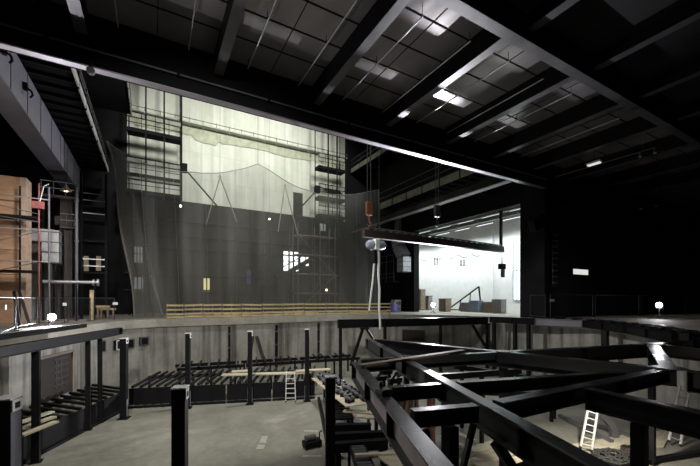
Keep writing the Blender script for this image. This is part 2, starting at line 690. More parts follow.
# facade steelwork on the lower wall: horizontal ledges and upright posts
mb = MB()
for y in (226, 240, 252, 276, 291):
    p = at_Y(238, y, YB - .3)
    mb.box((-2.5, YB - .32, p.z - .09), (24.4, YB - .1, p.z + .09))
for x in (150, 168, 184, 200, 219, 238, 252, 271, 289, 309, 326, 341):
    p = at_Y(x, 300, YB - .3)
    mb.box((p.x - .09, YB - .42, 0), (p.x + .09, YB - .32, R(11)))
struct(mb.build('trim_1', 'black_steel'), 'grey steel posts and ledges across the lower back wall', 'wall framing')
# open stair sloping behind the net
a, b2 = at_Y(287, 272, 42.6), at_Y(327, 250, 42.6)
st = thing('steel_stair', 'dark steel stair sloping up behind the net in front of the white windows', 'stair', (a.x, 42.6, 0))
MB().bar((a.x - 3, 42.4, a.z - 2.0), (b2.x, 42.4, b2.z), .1, .5).build('stringer', 'beam_black', st)
MB().bar((a.x - 3, 43.3, a.z - 2.0), (b2.x, 43.3, b2.z), .1, .5).build('stringer', 'beam_black', st)
mb = MB()
for k in range(16):
    t = (k + .5) / 16
    q = V((a.x - 3, 42.85, a.z - 2.0)).lerp(V((b2.x, 42.85, b2.z)), t)
    mb.box((q.x - .15, 42.46, q.z - .02), (q.x + .15, 43.24, q.z + .02))
mb.build('tread', 'beam_black', st)
mb = MB()
for Y in (42.4, 43.3):
    mb.tube([(a.x - 3, Y, a.z - .9), (b2.x, Y, b2.z + 1.1)], .035)
    for k in range(8):
        q = V((a.x - 3, Y, a.z - 2.0)).lerp(V((b2.x, Y, b2.z)), (k + .5) / 8)
        mb.tube([q, q + V((0, 0, 1.1))], .03)
mb.build('handrail', 'beam_black', st)
MB().box((b2.x, 42.35, b2.z - .3), (b2.x + 1.6, 43.4, b2.z + .2)).box((b2.x + 1.4, 42.35, 0), (b2.x + 1.5, 42.45, b2.z - .3)).box((b2.x + 1.4, 43.3, 0), (b2.x + 1.5, 43.4, b2.z - .3)).build('landing', 'beam_black', st)

# walkway across the cream wall with its ragged shadow painted as a sheet
zw = R(20.35)
wk = thing('wall_walkway', 'long railed walkway crossing the cream wall with a ragged shadow band below', 'walkway', (10, 43.4, zw - 1))
MB().box((-2.2, 43.05, zw - .5), (24, 43.98, zw - .42)).build('deck', 'cream_steel', wk)
mb = MB()
mb.tube([(-2.2, 43.1, zw), (24, 43.1, zw)], .05).tube([(-2.2, 43.1, zw - .4), (24, 43.1, zw - .4)], .035)
for k in range(19):
    X = -2.1 + k * 1.44
    mb.tube([(X, 43.1, zw - .9), (X, 43.1, zw + .12)], .04)
mb.build('railing', 'stringer', wk)
rows = []
n = 60
top, bot = [], []
for k in range(n + 1):
    X = -2.2 + 26.2 * k / n
    top.append(V((X, 43.86 + .02 * math.sin(k), zw - .55)))
    drop = 1.0 + .10 * math.sin(k * .35) + .16 * random.random() + (.45 if 14 < k < 21 else 0)
    bot.append(V((X, 43.9 + .03 * math.sin(k * 1.7), zw - .55 - drop)))
MB().sheet([top, bot]).build('shadow_sheet', simple('walkway_shadow', (.42, .44, .33), .8, 0, .2, 1.5), wk)

# ------------------------------------------------------------------ access towers against the cream wall
def access_tower(X0, X1, label, levels, cat='scaffold tower'):
    t = thing('access_tower', label, cat, ((X0 + X1) / 2, 40.3, 0), 'access towers in front of the cream wall')
    for X in (X0 + (X1 - X0) * .33, X0 + (X1 - X0) * .66, X1 - .06):
        MB().box((X - .07, 39.6, 0), (X + .07, 39.74, 25.5)).build('post', 'beam_black', t)
    for X in (X0 + .1, X1 - .1):
        MB().box((X - .05, 41.1, 0), (X + .05, 41.2, 25.5)).build('post', 'beam_black', t)
    for z in levels:
        d = MB().box((X0, 39.78, z - .30), (X1, 41.05, z + .05)).build('platform', 'beam_black', t)
        r = MB()
        for dz in (.55, 1.05, 1.55):
            r.bar((X0, 39.77, z + dz), (X1, 39.77, z + dz), .05, .06)
        for k in range(5):
            X = X0 + (X1 - X0) * k / 4
            r.bar((X, 39.77, z), (X, 39.77, z + 1.6), .05, .05)
        r.build('railing', 'beam_black', d)
        MB().box((X0, 39.8, z + 1.0), (X1, 39.83, z + 1.6)).build('side_screen', 'stringer', d)
    return t


access_tower(-2.1, 2.7, 'black access tower with railed platforms on the cream wall beside the side galleries', (R(16.6), R(12.2), R(10.6)))
access_tower(18.1, 21.9, 'black access tower with railed platforms at the far corner beside the two right-hand galleries', (R(16.7), R(12.9), R(10.6)))

# ------------------------------------------------------------------ galleries
def gallery(name, x0, x1, y0, y1, z, edge, label, ribs=True, stringer='stringer', sh=.6, rail=1.1, mesh=False):
    t = thing(name, label, 'gallery', ((x0 + x1) / 2, (y0 + y1) / 2, z))
    MB().box((x0, y0, z), (x1, y1, z + .1)).build('deck', 'beam_black', t)
    if ribs:
        mb = MB()
        n = int((y1 - y0) / 1.1)
        for k in range(n):
            y = y0 + (k + .5) * (y1 - y0) / n
            mb.box((x0 + .05, y - .06, z - .22), (x1 - .05, y + .06, z - .001))
        mb.build('rib', 'black_steel', t)
    s = 1 if edge == x1 else -1
    mb = MB()
    e0, e1 = (edge - .0, edge + .08) if s > 0 else (edge - .08, edge)
    n = max(2, int((y1 - y0) / 2.4))
    if stringer:
        for k in range(n):
            ya = y0 + (y1 - y0) * k / n
            yb = y0 + (y1 - y0) * (k + 1) / n - .12
            mb.box((e0, ya, z - .15), (e1, yb, z - .15 + sh))
        mb.build('kick_board', stringer, t)
    xe = (e0 + e1) / 2
    mb = MB()
    for dz in (.75, rail, ):
        mb.tube([(xe, y0, z + sh + dz - .35), (xe, y1, z + sh + dz - .35)], .035)
    mb.build('handrail', 'grey_steel', t)
    for k in range(n + 1):
        y = y0 + (y1 - y0) * k / n
        y = min(max(y, y0 + .05), y1 - .05)
        MB().bar((xe, y, z - .2), (xe, y, z + sh + rail - .3), .08, .08).build('rail_post', 'black_steel', t)
    if mesh:
        MB().box((xe - .008, y0, z + sh), (xe + .008, y1, z + sh + rail - .35)).build('wire_infill', 'wire', t)
    return t


gallery('side_gallery', -7.6, -3.8, YL + .8, 41.8, R(12.6), -3.8, 'ribbed black side gallery with a pale kick board behind the box girder', True, 'cream_steel', .45)
gallery('side_gallery', -7.6, -1.75, YL + 2.0, 39.3, R(17.6), -1.75, 'upper black gallery with railing against the left end of the cream wall', False, 'cream_steel', .4)
gallery('side_gallery', 25, 27.98, YL + 1, 36.4, R(11.4), 25, 'long right-hand gallery with mesh railing above the side stage opening', True, 'stringer', .75, 1.5, True)
gallery('side_gallery', 25, 27.98, YL + 1, 43.8, R(18.3), 25, 'topmost right-hand gallery with railing reaching the far corner of the cream wall', True, 'stringer', .6, 1.4, True)
# grey box girder under the left gallery
g = thing('box_girder', 'big lilac-grey box girder running back under the ribbed side gallery', 'girder', (-6.3, 28, R(9.9)))
MB().box((-6.9, YL + .8, R(9.95)), (-5.9, 42, R(12.3))).build('body', 'lilac_steel', g, .02)
for y in (20, 22.6, 25.2, 27.8, 30.4, 33, 35.6, 38.2):
    MB().box((-5.899, y - .03, R(10.0)), (-5.875, y + .03, R(12.25))).build('splice_plate', 'grey_steel', g)
MB().box((-7.0, YL + .8, R(9.86)), (-5.82, 42, R(9.95))).build('bottom_flange', 'grey_steel', g)
hk = [(21.3, 'hook'), (24.4, 'hook')]
for y, _ in hk:
    q = MB()
    q.box((-5.87, y - .12, R(11.0)), (-5.7, y + .12, R(11.35)))
    q.tube([(-5.7, y, R(11.1)), (-5.55, y, R(11.0)), (-5.5, y, R(10.8)), (-5.6, y, R(10.65))], .05)
    q.build('hook', 'beam_black', g)
q = at_X(7, 35, -5.7)
wl = thing('spot_lamp', 'small white work lamp clipped to the side of the box girder', 'lamp', q)
MB().box((q.x, q.y - .18, q.z - .2), (q.x + .25, q.y + .18, q.z + .05)).build('lamp_head', 'white_paint', wl, .03)
MB().tube([(q.x - .1, q.y, q.z + .02), (q.x + .1, q.y, q.z + .3), (q.x - .08, q.y, q.z + .35)], .03).build('bracket', 'beam_black', wl)

# lower edge girder on the right wall
g = MB().extrude(hprof(.5, .9, .05, .05), (25.3, YL + .8, R(10.55)), (25.3, 43.5, R(10.55))).build('runway_girder', 'black_steel')
tag(g, 'black runway girder with a lit lower edge under the long right-hand gallery', 'girder')
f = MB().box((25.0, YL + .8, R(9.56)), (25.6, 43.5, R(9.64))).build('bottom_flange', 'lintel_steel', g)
for y in (22, 29, 36):
    MB().box((25.5, y - .1, R(9.7)), (27.98, y + .1, R(10.4))).build('wall_bracket', 'beam_black', g)

# ------------------------------------------------------------------ side stage (lit room beyond the opening)
SX1 = 38.0
struct(MB().box((XR + .8, 17.7, 0), (SX1, 48, .02)).build('floor_side', 'slab'), 'pale floor of the lit side stage', 'floor')
struct(MB().box((SX1, 17.7, 0), (SX1 + .3, 48, 13.5)).build('wall_side_far', 'white_paint'), 'white far wall of the lit side stage', 'wall')
struct(MB().box((XR + .8, 48, 0), (SX1, 48.3, 13.5)).build('wall_side_back', 'white_paint'), 'white end wall of the lit side stage', 'wall')
struct(MB().box((XR + .8, 17.62, 0), (SX1, 17.75, 13.5)).build('wall_side_near', 'white_paint'), 'white near wall of the lit side stage', 'wall')
struct(MB().box((XR + .8, 17.7, 13.2), (SX1, 48, 13.5)).build('ceiling_side', 'grey_board'), 'grey ceiling of the lit side stage', 'ceiling')
# wall features: plinth, joint, pier, cyan-lit window strip
a, b2 = at_X(514, 300, SX1), at_X(521, 240, SX1)
o = MB().box((SX1 - .06, b2.y, a.z), (SX1 - .005, a.y, b2.z)).build('window_9', 'win_cyan')
struct(o, 'tall glaring cyan-white window at the near end of the side stage', 'window')
mb = MB()
for k in range(3):
    y = b2.y + (a.y - b2.y) * k / 2
    mb.box((SX1 - .16, y - .04, a.z), (SX1 - .061, y + .04, b2.z))
for z in (a.z, (a.z + b2.z) / 2, b2.z):
    mb.box((SX1 - .16, b2.y, z - .05), (SX1 - .061, a.y, z + .05))
mb.build('window_frame', 'galv', o)
for n_, (x0, y0, x1, y1), lab in ((10, (434, 257, 439, 265), 'small dark vent window high on the white wall, nearer the hanging beam\'s orange hook'), (11, (460, 259, 466, 266), 'pair of small dark windows in the middle of the white side stage wall')):
    a, b2 = at_X(x0, y1, SX1), at_X(x1, y0, SX1)
    o = MB().box((SX1 - .05, b2.y, a.z), (SX1 - .005, a.y, b2.z)).build('window_%d' % n_, 'grey_board')
    struct(o, lab, 'window')
    q = MB()
    for k in range(3):
        y = b2.y + (a.y - b2.y) * k / 2
        q.box((SX1 - .12, y - .07, a.z), (SX1 - .051, y + .07, b2.z))
    q.build('window_frame', 'white_paint', o)
p = at_X(492, 240, SX1)
struct(MB().box((SX1 - .5, 18, .02), (SX1 - .161, 24.5, 13.1)).box((SX1 - .3, p.y - .25, .02), (SX1 - .01, p.y + .25, R(9.4))).build('trim_2', 'white_paint'), 'white pier on the side stage wall', 'wall')
# roof girders of the side stage
for i, (x, z, lab) in enumerate(((31.0, R(9.4), 'white roof girder of the side stage just behind the opening'), (34.2, R(9.7), 'white roof girder in the middle of the side stage roof'))):
    gx = MB().extrude(hprof(.4, .6, .05, .05), (x, 18, z), (x, 47.5, z)).build('roof_girder', 'grey_board')
    tag(gx, lab, 'girder')
    q = MB()
    for k in range(11):
        y = 19 + k * 2.8
        q.box((x - .06, y - .06, z + .001), (x + .06, y + .06, 13.19))
    q.build('hanger', 'grey_steel', gx)
for (x, z, lab) in ((32.6, R(9.25), 'glowing tube light row nearer the opening, high in the side stage'), (36.0, R(9.3), 'glowing tube light row near the white far wall of the side stage')):
    t = thing('tube_light', lab, 'lamp', (x, 30, z))
    for k in range(6):
        y = 21 + k * 3.6
        h = MB().box((x - .12, y, z), (x + .12, y + 2.6, z + .1)).build('housing', 'grey_steel', t)
        MB().tube([(x, y + .1, z - .05), (x, y + 2.5, z - .05)], .05).build('tube', 'tube_glow', h)
        MB().tube([(x, y + .6, z + .1), (x, y + .6, 13.19)], .02).tube([(x, y + 2, z + .1), (x, y + 2, 13.19)], .02).build('suspension', 'grey_steel', h)
# black post standing in the opening
p = at_X(501, 250, XR + 1.4)
t = thing('steel_post', 'slim black post dropping from the top of the side stage opening', 'post', (p.x, p.y, p.z))
MB().box((p.x - .11, p.y - .11, p.z), (p.x + .11, p.y + .11, R(8.9))).build('shaft', 'beam_black', t)
MB().box((p.x - .2, p.y - .2, p.z - .03), (p.x + .2, p.y + .2, p.z)).build('plate', 'beam_black', t)
# festoon cable on the wall
pts = []
for k in range(36):
    t_ = k / 35
    q = at_X(418 + t_ * 66, 258 - t_ * 6, SX1 - .15)
    pts.append(q - V((0, 0, .45 * abs(math.sin(t_ * math.pi * 5)))))
tag(MB().tube(pts, .035, 6).build('festoon_cable', 'rubber'), 'black cable looped in swags along the white side stage wall', 'cable')

exec_marker = None
# things standing in the side stage
def at_floor(x, X, z=0.02):
    q = at_X(x, 300, X)
    return V((q.x, q.y, z))


def frame_truss(q, L, H, label):
    t = thing('steel_trestle', label, 'steel frame', q)
    a = q + V((0, 0, .15))
    b_ = q + V((0, -L, .15))
    top = q + V((0, -L * .92, H))
    MB().bar(a, b_, .14, .14).build('base_bar', 'beam_black', t)
    MB().bar(b_ + V((0, .07, 0)), top, .14, .14).build('upright', 'beam_black', t)
    MB().bar(a, top, .14, .14).build('raking_strut', 'beam_black', t)
    for k in (.35, .65):
        MB().bar(a.lerp(b_, k), a.lerp(top, k + .1), .09, .09).build('brace', 'beam_black', t)
    for y in (.1, L - .1):
        MB().box((q.x - .4, q.y - y - .1, q.z), (q.x + .4, q.y - y + .1, q.z + .1)).build('foot', 'beam_black', t)
    return t


frame_truss(at_floor(448, 35.0), 5.6, 3.1, 'black triangular steel trestle in front of the white side stage wall')
for (x, X, w, d, h, mat, lab) in (
        (421, 33, .9, .9, 2.9, 'cardboard', 'brown upright crate at the far jamb of the side stage opening'),
        (428, 34, .7, 1.0, 2.0, 'grey_board', 'dark grey box beside the brown upright crate'),
        (445, 32, 1.0, 1.2, 1.6, 'cardboard', 'low brown box behind the middle floodlight'),
        (468, 34, 1.1, 1.7, 1.1, 'grey_board', 'grey stacked crate under the black trestle'),
        (476, 33.5, .9, 1.4, 1.35, 'blue_grey', 'blue-grey crate beside the grey stacked crate'),
        (490, 34, 1.0, 1.3, 1.2, 'cardboard', 'tan box right of the blue-grey crate in the side stage'),
        (499, 33, .9, 1.2, 1.5, 'grey_board', 'dark crate below the black post of the opening')):
    q = at_floor(x, X)
    t = thing('storage_crate', lab, 'crate', q, 'crates on the side stage floor')
    MB().box((q.x - w / 2, q.y - d / 2, .12), (q.x + w / 2, q.y + d / 2, h)).build('body', mat, t, .02)
    MB().box((q.x - w / 2 - .03, q.y - d / 2 - .03, h), (q.x + w / 2 + .03, q.y + d / 2 + .03, h + .07)).build('lid', mat, t)
    for sx in (-1, 1):
        MB().box((q.x + sx * w * .35 - .06, q.y - d / 2, .02), (q.x + sx * w * .35 + .06, q.y + d / 2, .12)).build('skid', 'timber', t)

# silver air duct beside the opening
pts = [at_X(398, 240, 27.0), at_X(399, 247, 27.0), at_X(404, 257, 27.0), at_X(404, 272, 27.0)]
t = thing('air_duct', 'silver square air duct with an elbow beside the side stage opening', 'duct', (pts[3].x, pts[3].y, pts[3].z))
seg = [('elbow', pts[0], pts[1]), ('elbow', pts[1], pts[2]), ('duct_section', pts[2], pts[3])]
for nm, a, b2 in seg:
    MB().bar(a, b2 + (b2 - a).normalized() * .02, 1.2, 1.2, up=(1, 0, 0)).build(nm, 'galv', t)
q = MB()
for k in range(4):
    c = pts[2].lerp(pts[3], k / 3)
    q.box((c.x - .63, c.y - .63, c.z - .03), (c.x + .63, c.y + .63, c.z + .03))
q.build('flange_ring', 'grey_steel', t)
a = pts[0]
MB().tube([a, a + V((0, 0, 3))], .45, 12).build('riser', 'grey_steel', t)
# railed black platform next to the duct
q0, q1 = at_X(379, 283, 26.2), at_X(394, 283, 26.2)
t = thing('wall_platform', 'black railed wall platform left of the silver duct', 'platform', ((q0.x), (q0.y + q1.y) / 2, q0.z))
MB().box((26.2, q1.y, q0.z), (27.98, q0.y, q0.z + .15)).build('deck', 'beam_black', t)
q = MB()
for dz in (.6, 1.1, 2.6, 3.4):
    q.bar((26.2, q1.y, q0.z + dz), (26.2, q0.y, q0.z + dz), .05, .05)
for y in (q1.y + .05, (q0.y + q1.y) / 2, q0.y - .05):
    q.bar((26.2, y, q0.z), (26.2, y, q0.z + 3.4), .05, .05)
q.build('railing', 'grey_steel', t)

# ------------------------------------------------------------------ hanging beam, hooks, hoists, cables
YH = 21.0
p0, p1 = at_Y(363, 229, YH), at_Y(503, 247, YH)
zt = (p0.z + p1.z) / 2
def z_at(x, y): return at_Y(x, y, YH).z
hb = thing('hanging_beam', 'long dark brown steel beam slung level from cables across the stage', 'beam', ((p0.x + p1.x) / 2, YH, z_at(363, 234)))
za, zb = z_at(363, 229), z_at(503, 247)
MB().bar((p0.x, YH, za - .3), (p1.x, YH, zb - .25), .35, .55).build('body', 'brown_steel', hb, .03)
MB().bar((p0.x + .1, YH - .25, za - .58), (p1.x, YH - .25, zb - .5), .12, .05).build('bottom_flange', 'grey_steel', hb)
q = MB()
n = 22
for k in range(n):
    t_ = (k + .5) / n
    X = p0.x + (p1.x - p0.x) * t_
    zz = za + (zb - za) * t_
    q.box((X - .04, YH - .2, zz), (X + .04, YH + .2, zz + .12))
q.build('cable_clip', 'grey_steel', hb)
MB().tube([(p0.x + .5, YH, za + .14), ((p0.x + p1.x) / 2, YH, (za + zb) / 2 + .16), (p1.x - .3, YH, zb + .14)], .05).build('cable_tray', 'grey_steel', hb)
for (x, ytop, lab) in ((369, 130, 'long lifting cable with orange hook at the left end of the hanging beam'), (437, 120, 'pair of lifting cables holding the middle of the hanging beam')):
    c = at_Y(x, 231, YH)
    base = c.z
    base += .12
    t = thing('lifting_cable', lab, 'cable', c + V((0, 0, .3)))
    for dx in (-.14, .14):
        MB().tube([(c.x + dx, YH, base + 1.9), (c.x + dx, YH, 26.4)], .03, 6).build('wire_rope', 'grey_steel', t)
    MB().box((c.x - .24, YH - .14, base + 1.0), (c.x + .24, YH + .14, base + 1.95)).build('hook_block', 'orange' if x < 400 else 'grey_steel', t, .04)
    MB().tube([(c.x, YH, base + 1.0), (c.x, YH, base + .65), (c.x + .16, YH, base + .4), (c.x, YH, base + .25), (c.x - .12, YH, base + .35)], .05).build('hook', 'orange' if x < 400 else 'grey_steel', t)
c = at_Y(376, 245, YH - .6)
t = thing('chain_hoist', 'blue-grey electric chain hoist hanging under the left end of the hanging beam', 'hoist', c)
MB().tube([c + V((-.75, 0, 0)), c + V((-.55, 0, 0)), c + V((.55, 0, 0)), c + V((.75, 0, 0))], [.2, .33, .33, .2], 14).build('motor', 'blue_grey', t)
MB().box((c.x - .28, c.y - .36, c.z - .36), (c.x + .1, c.y + .36, c.z + .38)).build('gear_case', 'white_paint', t, .05)
MB().tube([c + V((0, 0, .38)), c + V((0, .2, .75))], .05).build('shackle', 'beam_black', t)
MB().box((c.x - .25, c.y - .16, c.z - 1.3), (c.x - .0, c.y + .16, c.z - .36)).build('chain_bag', 'beam_black', t, .04)
pts = [c + V((.12, -.1, -.36))]
for k in range(1, 13):
    pts.append(V((c.x + .12 + .03 * math.sin(k * 1.3) + .012 * k, c.y - .1, c.z - .36 - k * (c.z - .36 + .55) / 12)))
tag(MB().tube(pts, .075, 8).build('hanging_hose', 'white_rope'), 'pale hose dropping straight from the chain hoist to the stage edge', 'hose')
pts = [c + V((-.1, .1, -1.32)), c + V((-.2, .1, -2.4)), c + V((-.35, .1, -3.4)), c + V((-.5, .12, -4.6))]
tag(MB().tube(pts, .06, 8).build('hanging_rope', 'white_rope'), 'pale rope trailing outwards beside the straight hose', 'rope')
c = at_Y(502, 267, YH)
t = thing('chain_hoist', 'small black chain hoist hanging from the beam end inside the bright opening', 'hoist', c)
MB().box((c.x - .3, c.y - .22, c.z - .2), (c.x + .3, c.y + .22, c.z + .3)).build('gear_case', 'beam_black', t, .05)
MB().tube([c + V((0, 0, .3)), c + V((0, 0, 1.0))], .04).build('chain', 'beam_black', t)
MB().box((c.x - .02, c.y - .14, c.z - .95), (c.x + .24, c.y + .14, c.z - .2)).build('chain_bag', 'grey_steel', t, .04)

# slings and poles in front of the cream wall
YS = 36.5
for (ax, ay, b1, b2_, lab) in ((220, 177, (206, 225), (237, 222), 'wide pair of rope slings near the pole from the left access tower'), (285, 186, (278, 232), (297.5, 234), 'pair of rope slings beside the dark window in the cream wall'), ):
    top_ = at_Y(ax, ay, YS)
    t = thing('rope_sling', lab, 'sling', top_)
    for bx, by in (b1, b2_):
        MB().tube([top_, at_Y(bx, by, YS)], .06, 6).build('rope', 'rope', t)
    MB().tube([top_ + V((-.1, 0, 0)), top_ + V((0, 0, .2)), top_ + V((.1, 0, 0)), top_ + V((0, 0, -.15))], .05, 6).build('shackle', 'grey_steel', t)
    MB().tube([top_ + V((0, 0, .15)), V((top_.x, YS, 26.4))], .015, 6).build('wire_rope', 'grey_steel', t)
for (ax, ay, bx, by, lab) in ((184, 168, 218, 207, 'black raking pole with a box at its head leaning from the left access tower'), (317.5, 189.5, 292, 217, 'black raking pole leaning from the right access tower beside the dark window')):
    a, b2 = at_Y(ax, ay, 39.2), at_Y(bx, by, 39.2)
    t = thing('raking_pole', lab, 'pole', b2)
    MB().tube([a, b2], .085, 8).build('pole', 'beam_black', t)
    MB().box((a.x - .32, 38.95, a.z - .42), (a.x + .3, 39.6, a.z + .42)).build('head_box', 'beam_black', t, .04)
c = at_Y(180.5, 206, 38.0)
t = thing('work_lamp', 'small bright work lamp hanging under the raking pole at the left access tower', 'lamp', c)
MB().tube([c + V((0, -.05, 0)), c + V((0, .06, 0))], .09, 12).build('lens', 'small_bulb', t)
MB().tube([c + V((0, .07, 0)), c + V((0, .25, 0))], [.2, .12], 12).build('reflector', 'beam_black', t)
MB().tube([c + V((0, .1, .15)), V((c.x, c.y + .1, at_Y(180, 170, 38.0).z))], .025).build('cord', 'beam_black', t)
c = at_Y(326.5, 290, 36.2)
t = thing('work_lamp', 'small warm work lamp on a stand low behind the net by the guard rail', 'lamp', (c.x, c.y, 0))
MB().tube([c + V((0, -.05, 0)), c + V((0, .06, 0))], .13, 12).build('lens', 'warm_bulb', t)
MB().box((c.x - .2, c.y + .07, c.z - .16), (c.x + .2, c.y + .25, c.z + .16)).build('housing', 'beam_black', t, .02)
MB().tube([(c.x, c.y + .16, 0), (c.x, c.y + .16, c.z - .15)], .03).build('stand', 'grey_steel', t)
c = at_Y(269.5, 219, 36.2)
t = thing('work_lamp', 'tiny work lamp hanging in the middle of the net', 'lamp', c)
MB().tube([c + V((0, -.05, 0)), c + V((0, .06, 0))], .07, 12).build('lens', 'small_bulb', t)
MB().tube([c + V((0, .07, 0)), c + V((0, .2, 0))], [.11, .07], 12).build('reflector', 'beam_black', t)
MB().tube([c + V((0, .1, .09)), V((c.x, c.y + .1, 26.4))], .012).build('cord', 'grey_steel', t)

# ------------------------------------------------------------------ safety net
YN = 33.6
net_top = [(106, 141), (114, 147), (125, 153), (145, 164), (170, 171), (200, 173), (224, 172.6), (242, 169), (258, 163.6), (278, 176), (299, 188), (316, 193), (335, 195), (358, 194), (379, 189.5)]
tops = [at_Y(x, y, YN) for x, y in net_top]
def interp_top(X):
    for a, b_ in zip(tops[:-1], tops[1:]):
        if a.x <= X <= b_.x:
            t_ = (X - a.x) / (b_.x - a.x)
            return a.z + (b_.z - a.z) * t_
    return tops[-1].z
rows = []
NX, NZ = 150, 26
XA, XB = tops[0].x + .02, tops[-1].x
for j in range(NZ + 1):
    v = j / NZ
    row = []
    for i in range(NX + 1):
        u = i / NX
        X = XA + (XB - XA) * u
        z1 = interp_top(X)
        z0 = .15 + .12 * math.sin(i * .8)
        z = z0 + (z1 - z0) * v
        # left edge drapes inwards towards the floor
        pull = 1.9 * (1 - v) ** .8 * math.exp(-u * 7) + .12 * math.sin(v * 9) * math.exp(-u * 14)
        yy = YN + .22 * math.sin(u * 46 + 2 * math.sin(v * 3)) * (1 - .5 * v) + .10 * math.sin(u * 120) * (1 - v)
        row.append(V((X + pull, yy, z)))
    rows.append(row)
net = thing('safety_net', 'huge grey safety net hung in swags in front of the back wall', 'net', ((XA + XB) / 2, YN, 0))
MB().sheet(rows).build('netting', 'net', net)
MB().tube(rows[-1], .03, 6).build('head_rope', 'grey_board', net)
gath = []
for j in range(NZ + 1):
    r0 = rows[j]
    v = j / NZ
    wd = (2.0 - 1.1 * v)
    gath.append([V((r0[0].x + wd * k / 24, r0[0].y - .12 + .10 * math.sin(k * 2.1 + .6 * math.sin(v * 6)), r0[0].z if k < 24 else r0[0].z)) for k in range(25)])
gath = [[q if q.z < interp_top(max(XA, min(XB, q.x))) else V((q.x, q.y, interp_top(max(XA, min(XB, q.x))))) for q in r] for r in gath]
ge = MB().sheet(gath).build('gathered_edge', 'net', net)
ge['label'] = 'gathered pleats at the draped edge of the net'
MB().tube([r[0] for r in rows], .09, 6).build('edge_rope', 'grey_board', net)
MB().tube([r[-1] for r in rows], .08, 6).build('edge_rope', 'grey_board', net)
# sewn seams on the net
for i in range(12, NX, 15):
    MB().tube([r[i] + V((0, -.03, 0)) for r in rows], .01, 5).build('seam', 'grey_board', net)
# net suspension lines
for k in (8, 14):
    MB().tube([tops[k], V((tops[k].x, YN, 26.4))], .02, 6).build('suspension_line', 'grey_steel', net)

# scaffold of tubes behind the net on the right
t = thing('tube_scaffold', 'grey tube scaffold behind the right half of the net', 'scaffold', (19, 38, 0))
for x in (298, 320, 335):
    for Y in (37.0, 38.6):
        p = at_Y(x, 300, 37.0)
        MB().tube([(p.x, Y, 0), (p.x, Y, R(8.6))], .06, 8).build('standard', 'grey_steel', t)
pa, pb = at_Y(298, 300, 37.0), at_Y(335, 300, 37.0)
for z in (2.2, 4.4, 6.6, 8.8):
    MB().tube([(pa.x - .4, 37.0, z), (pb.x + .4, 37.0, z)], .05, 8).build('ledger', 'grey_steel', t)
    MB().box((pa.x, 37.1, z + .06), (pb.x, 38.5, z + .12)).build('boards', 'grey_timber', t)
MB().tube([(pa.x, 36.9, .3), (pb.x, 36.9, 4.4)], .05).build('brace', 'grey_steel', t)
MB().tube([(pb.x, 36.9, 4.4), (pa.x, 36.9, 8.8)], .05).build('brace', 'grey_steel', t)
# leaning tube and left scaffold behind the net
t = thing('tube_scaffold', 'black tube scaffold behind the net in front of the paired dim windows', 'scaffold', (0, 38.5, 0))
for x in (133, 144, 153):
    for Y in (38.0, 39.2):
        p = at_Y(x, 300, 38.0)
        MB().tube([(p.x, Y, 0), (p.x, Y, R(9.6))], .07, 8).build('standard', 'beam_black', t)
pa, pb = at_Y(133, 300, 38.0), at_Y(153, 300, 38.0)
for z in (2.2, 4.4, 6.6, 8.8):
    MB().tube([(pa.x - .3, 38.0, z), (pb.x + .3, 38.0, z)], .05, 8).build('ledger', 'beam_black', t)
    MB().box((pa.x, 38.1, z + .06), (pb.x, 39.1, z + .14)).build('boards', 'beam_black', t)
a, b2 = at_Y(151, 275, 36), at_Y(163, 309, 36)
tag(MB().tube([a, (b2.x, 36, .02)], .09, 8).build('scaffold_tube', 'galv'), 'pale scaffold tube leaning steeply behind the left part of the net', 'tube')

# ------------------------------------------------------------------ timber guard rail on the back rim
def rim_point(x):
    r = ray(x, HOR)
    best = None
    n = len(PIT)
    for i in range(n):
        a, b_ = PIT[i], PIT[(i + 1) % n]
        # intersect t*r with a + u (b-a)
        dx, dy = b_[0] - a[0], b_[1] - a[1]
        den = r.x * dy - r.y * dx
        if abs(den) < 1e-9:
            continue
        t_ = (a[0] * dy - a[1] * dx) / den
        u = (a[0] * r.y - a[1] * r.x) / den
        if t_ > 8 and 0 <= u <= 1:
            best = max(best or 0, t_)
    return V((r.x * best, r.y * best, 0))


gx = [166, 184, 203, 222, 241, 262, 283, 304, 326, 348, 369, 391]
gp = [rim_point(x) * (1 + .55 / rim_point(x).length) for x in gx]
where = ['first from the net\'s draped left edge', 'second from the net\'s draped left edge', 'third from the net\'s draped left edge', 'fourth from the net\'s draped left edge', 'fifth from the net\'s draped left edge', 'sixth from the net\'s draped left edge',
         'fifth from the pale hanging hose', 'fourth from the pale hanging hose', 'third from the pale hanging hose', 'second from the pale hanging hose', 'nearest the pale hanging hose']
for i in range(len(gx) - 1):
    a, b2 = gp[i], gp[i + 1]
    d = (b2 - a).normalized()
    a2, b3 = a + d * .03, b2 - d * .03
    t = thing('timber_guard_rail', 'yellow timber guard rail on the back rim, ' + where[i], 'guard rail', (a + b2) / 2, 'timber guard rails along the back rim')
    nrm = V((d.y, -d.x, 0))
    jz = random.uniform(-.04, .04)
    for z in (.12, .36, .72, 1.08):
        MB().bar(a2 + V((0, 0, z + jz * random.uniform(-1, 1))) + nrm * .05, b3 + V((0, 0, z + jz)) + nrm * .05, .04, .15).build('rail_board', 'timber', t)
    for q in (a2 + d * .06, (a2 + b3) / 2, b3 - d * .06):
        MB().bar(q, q + V((0, 0, 1.25)), .06, .06).build('post', 'grey_steel', t)
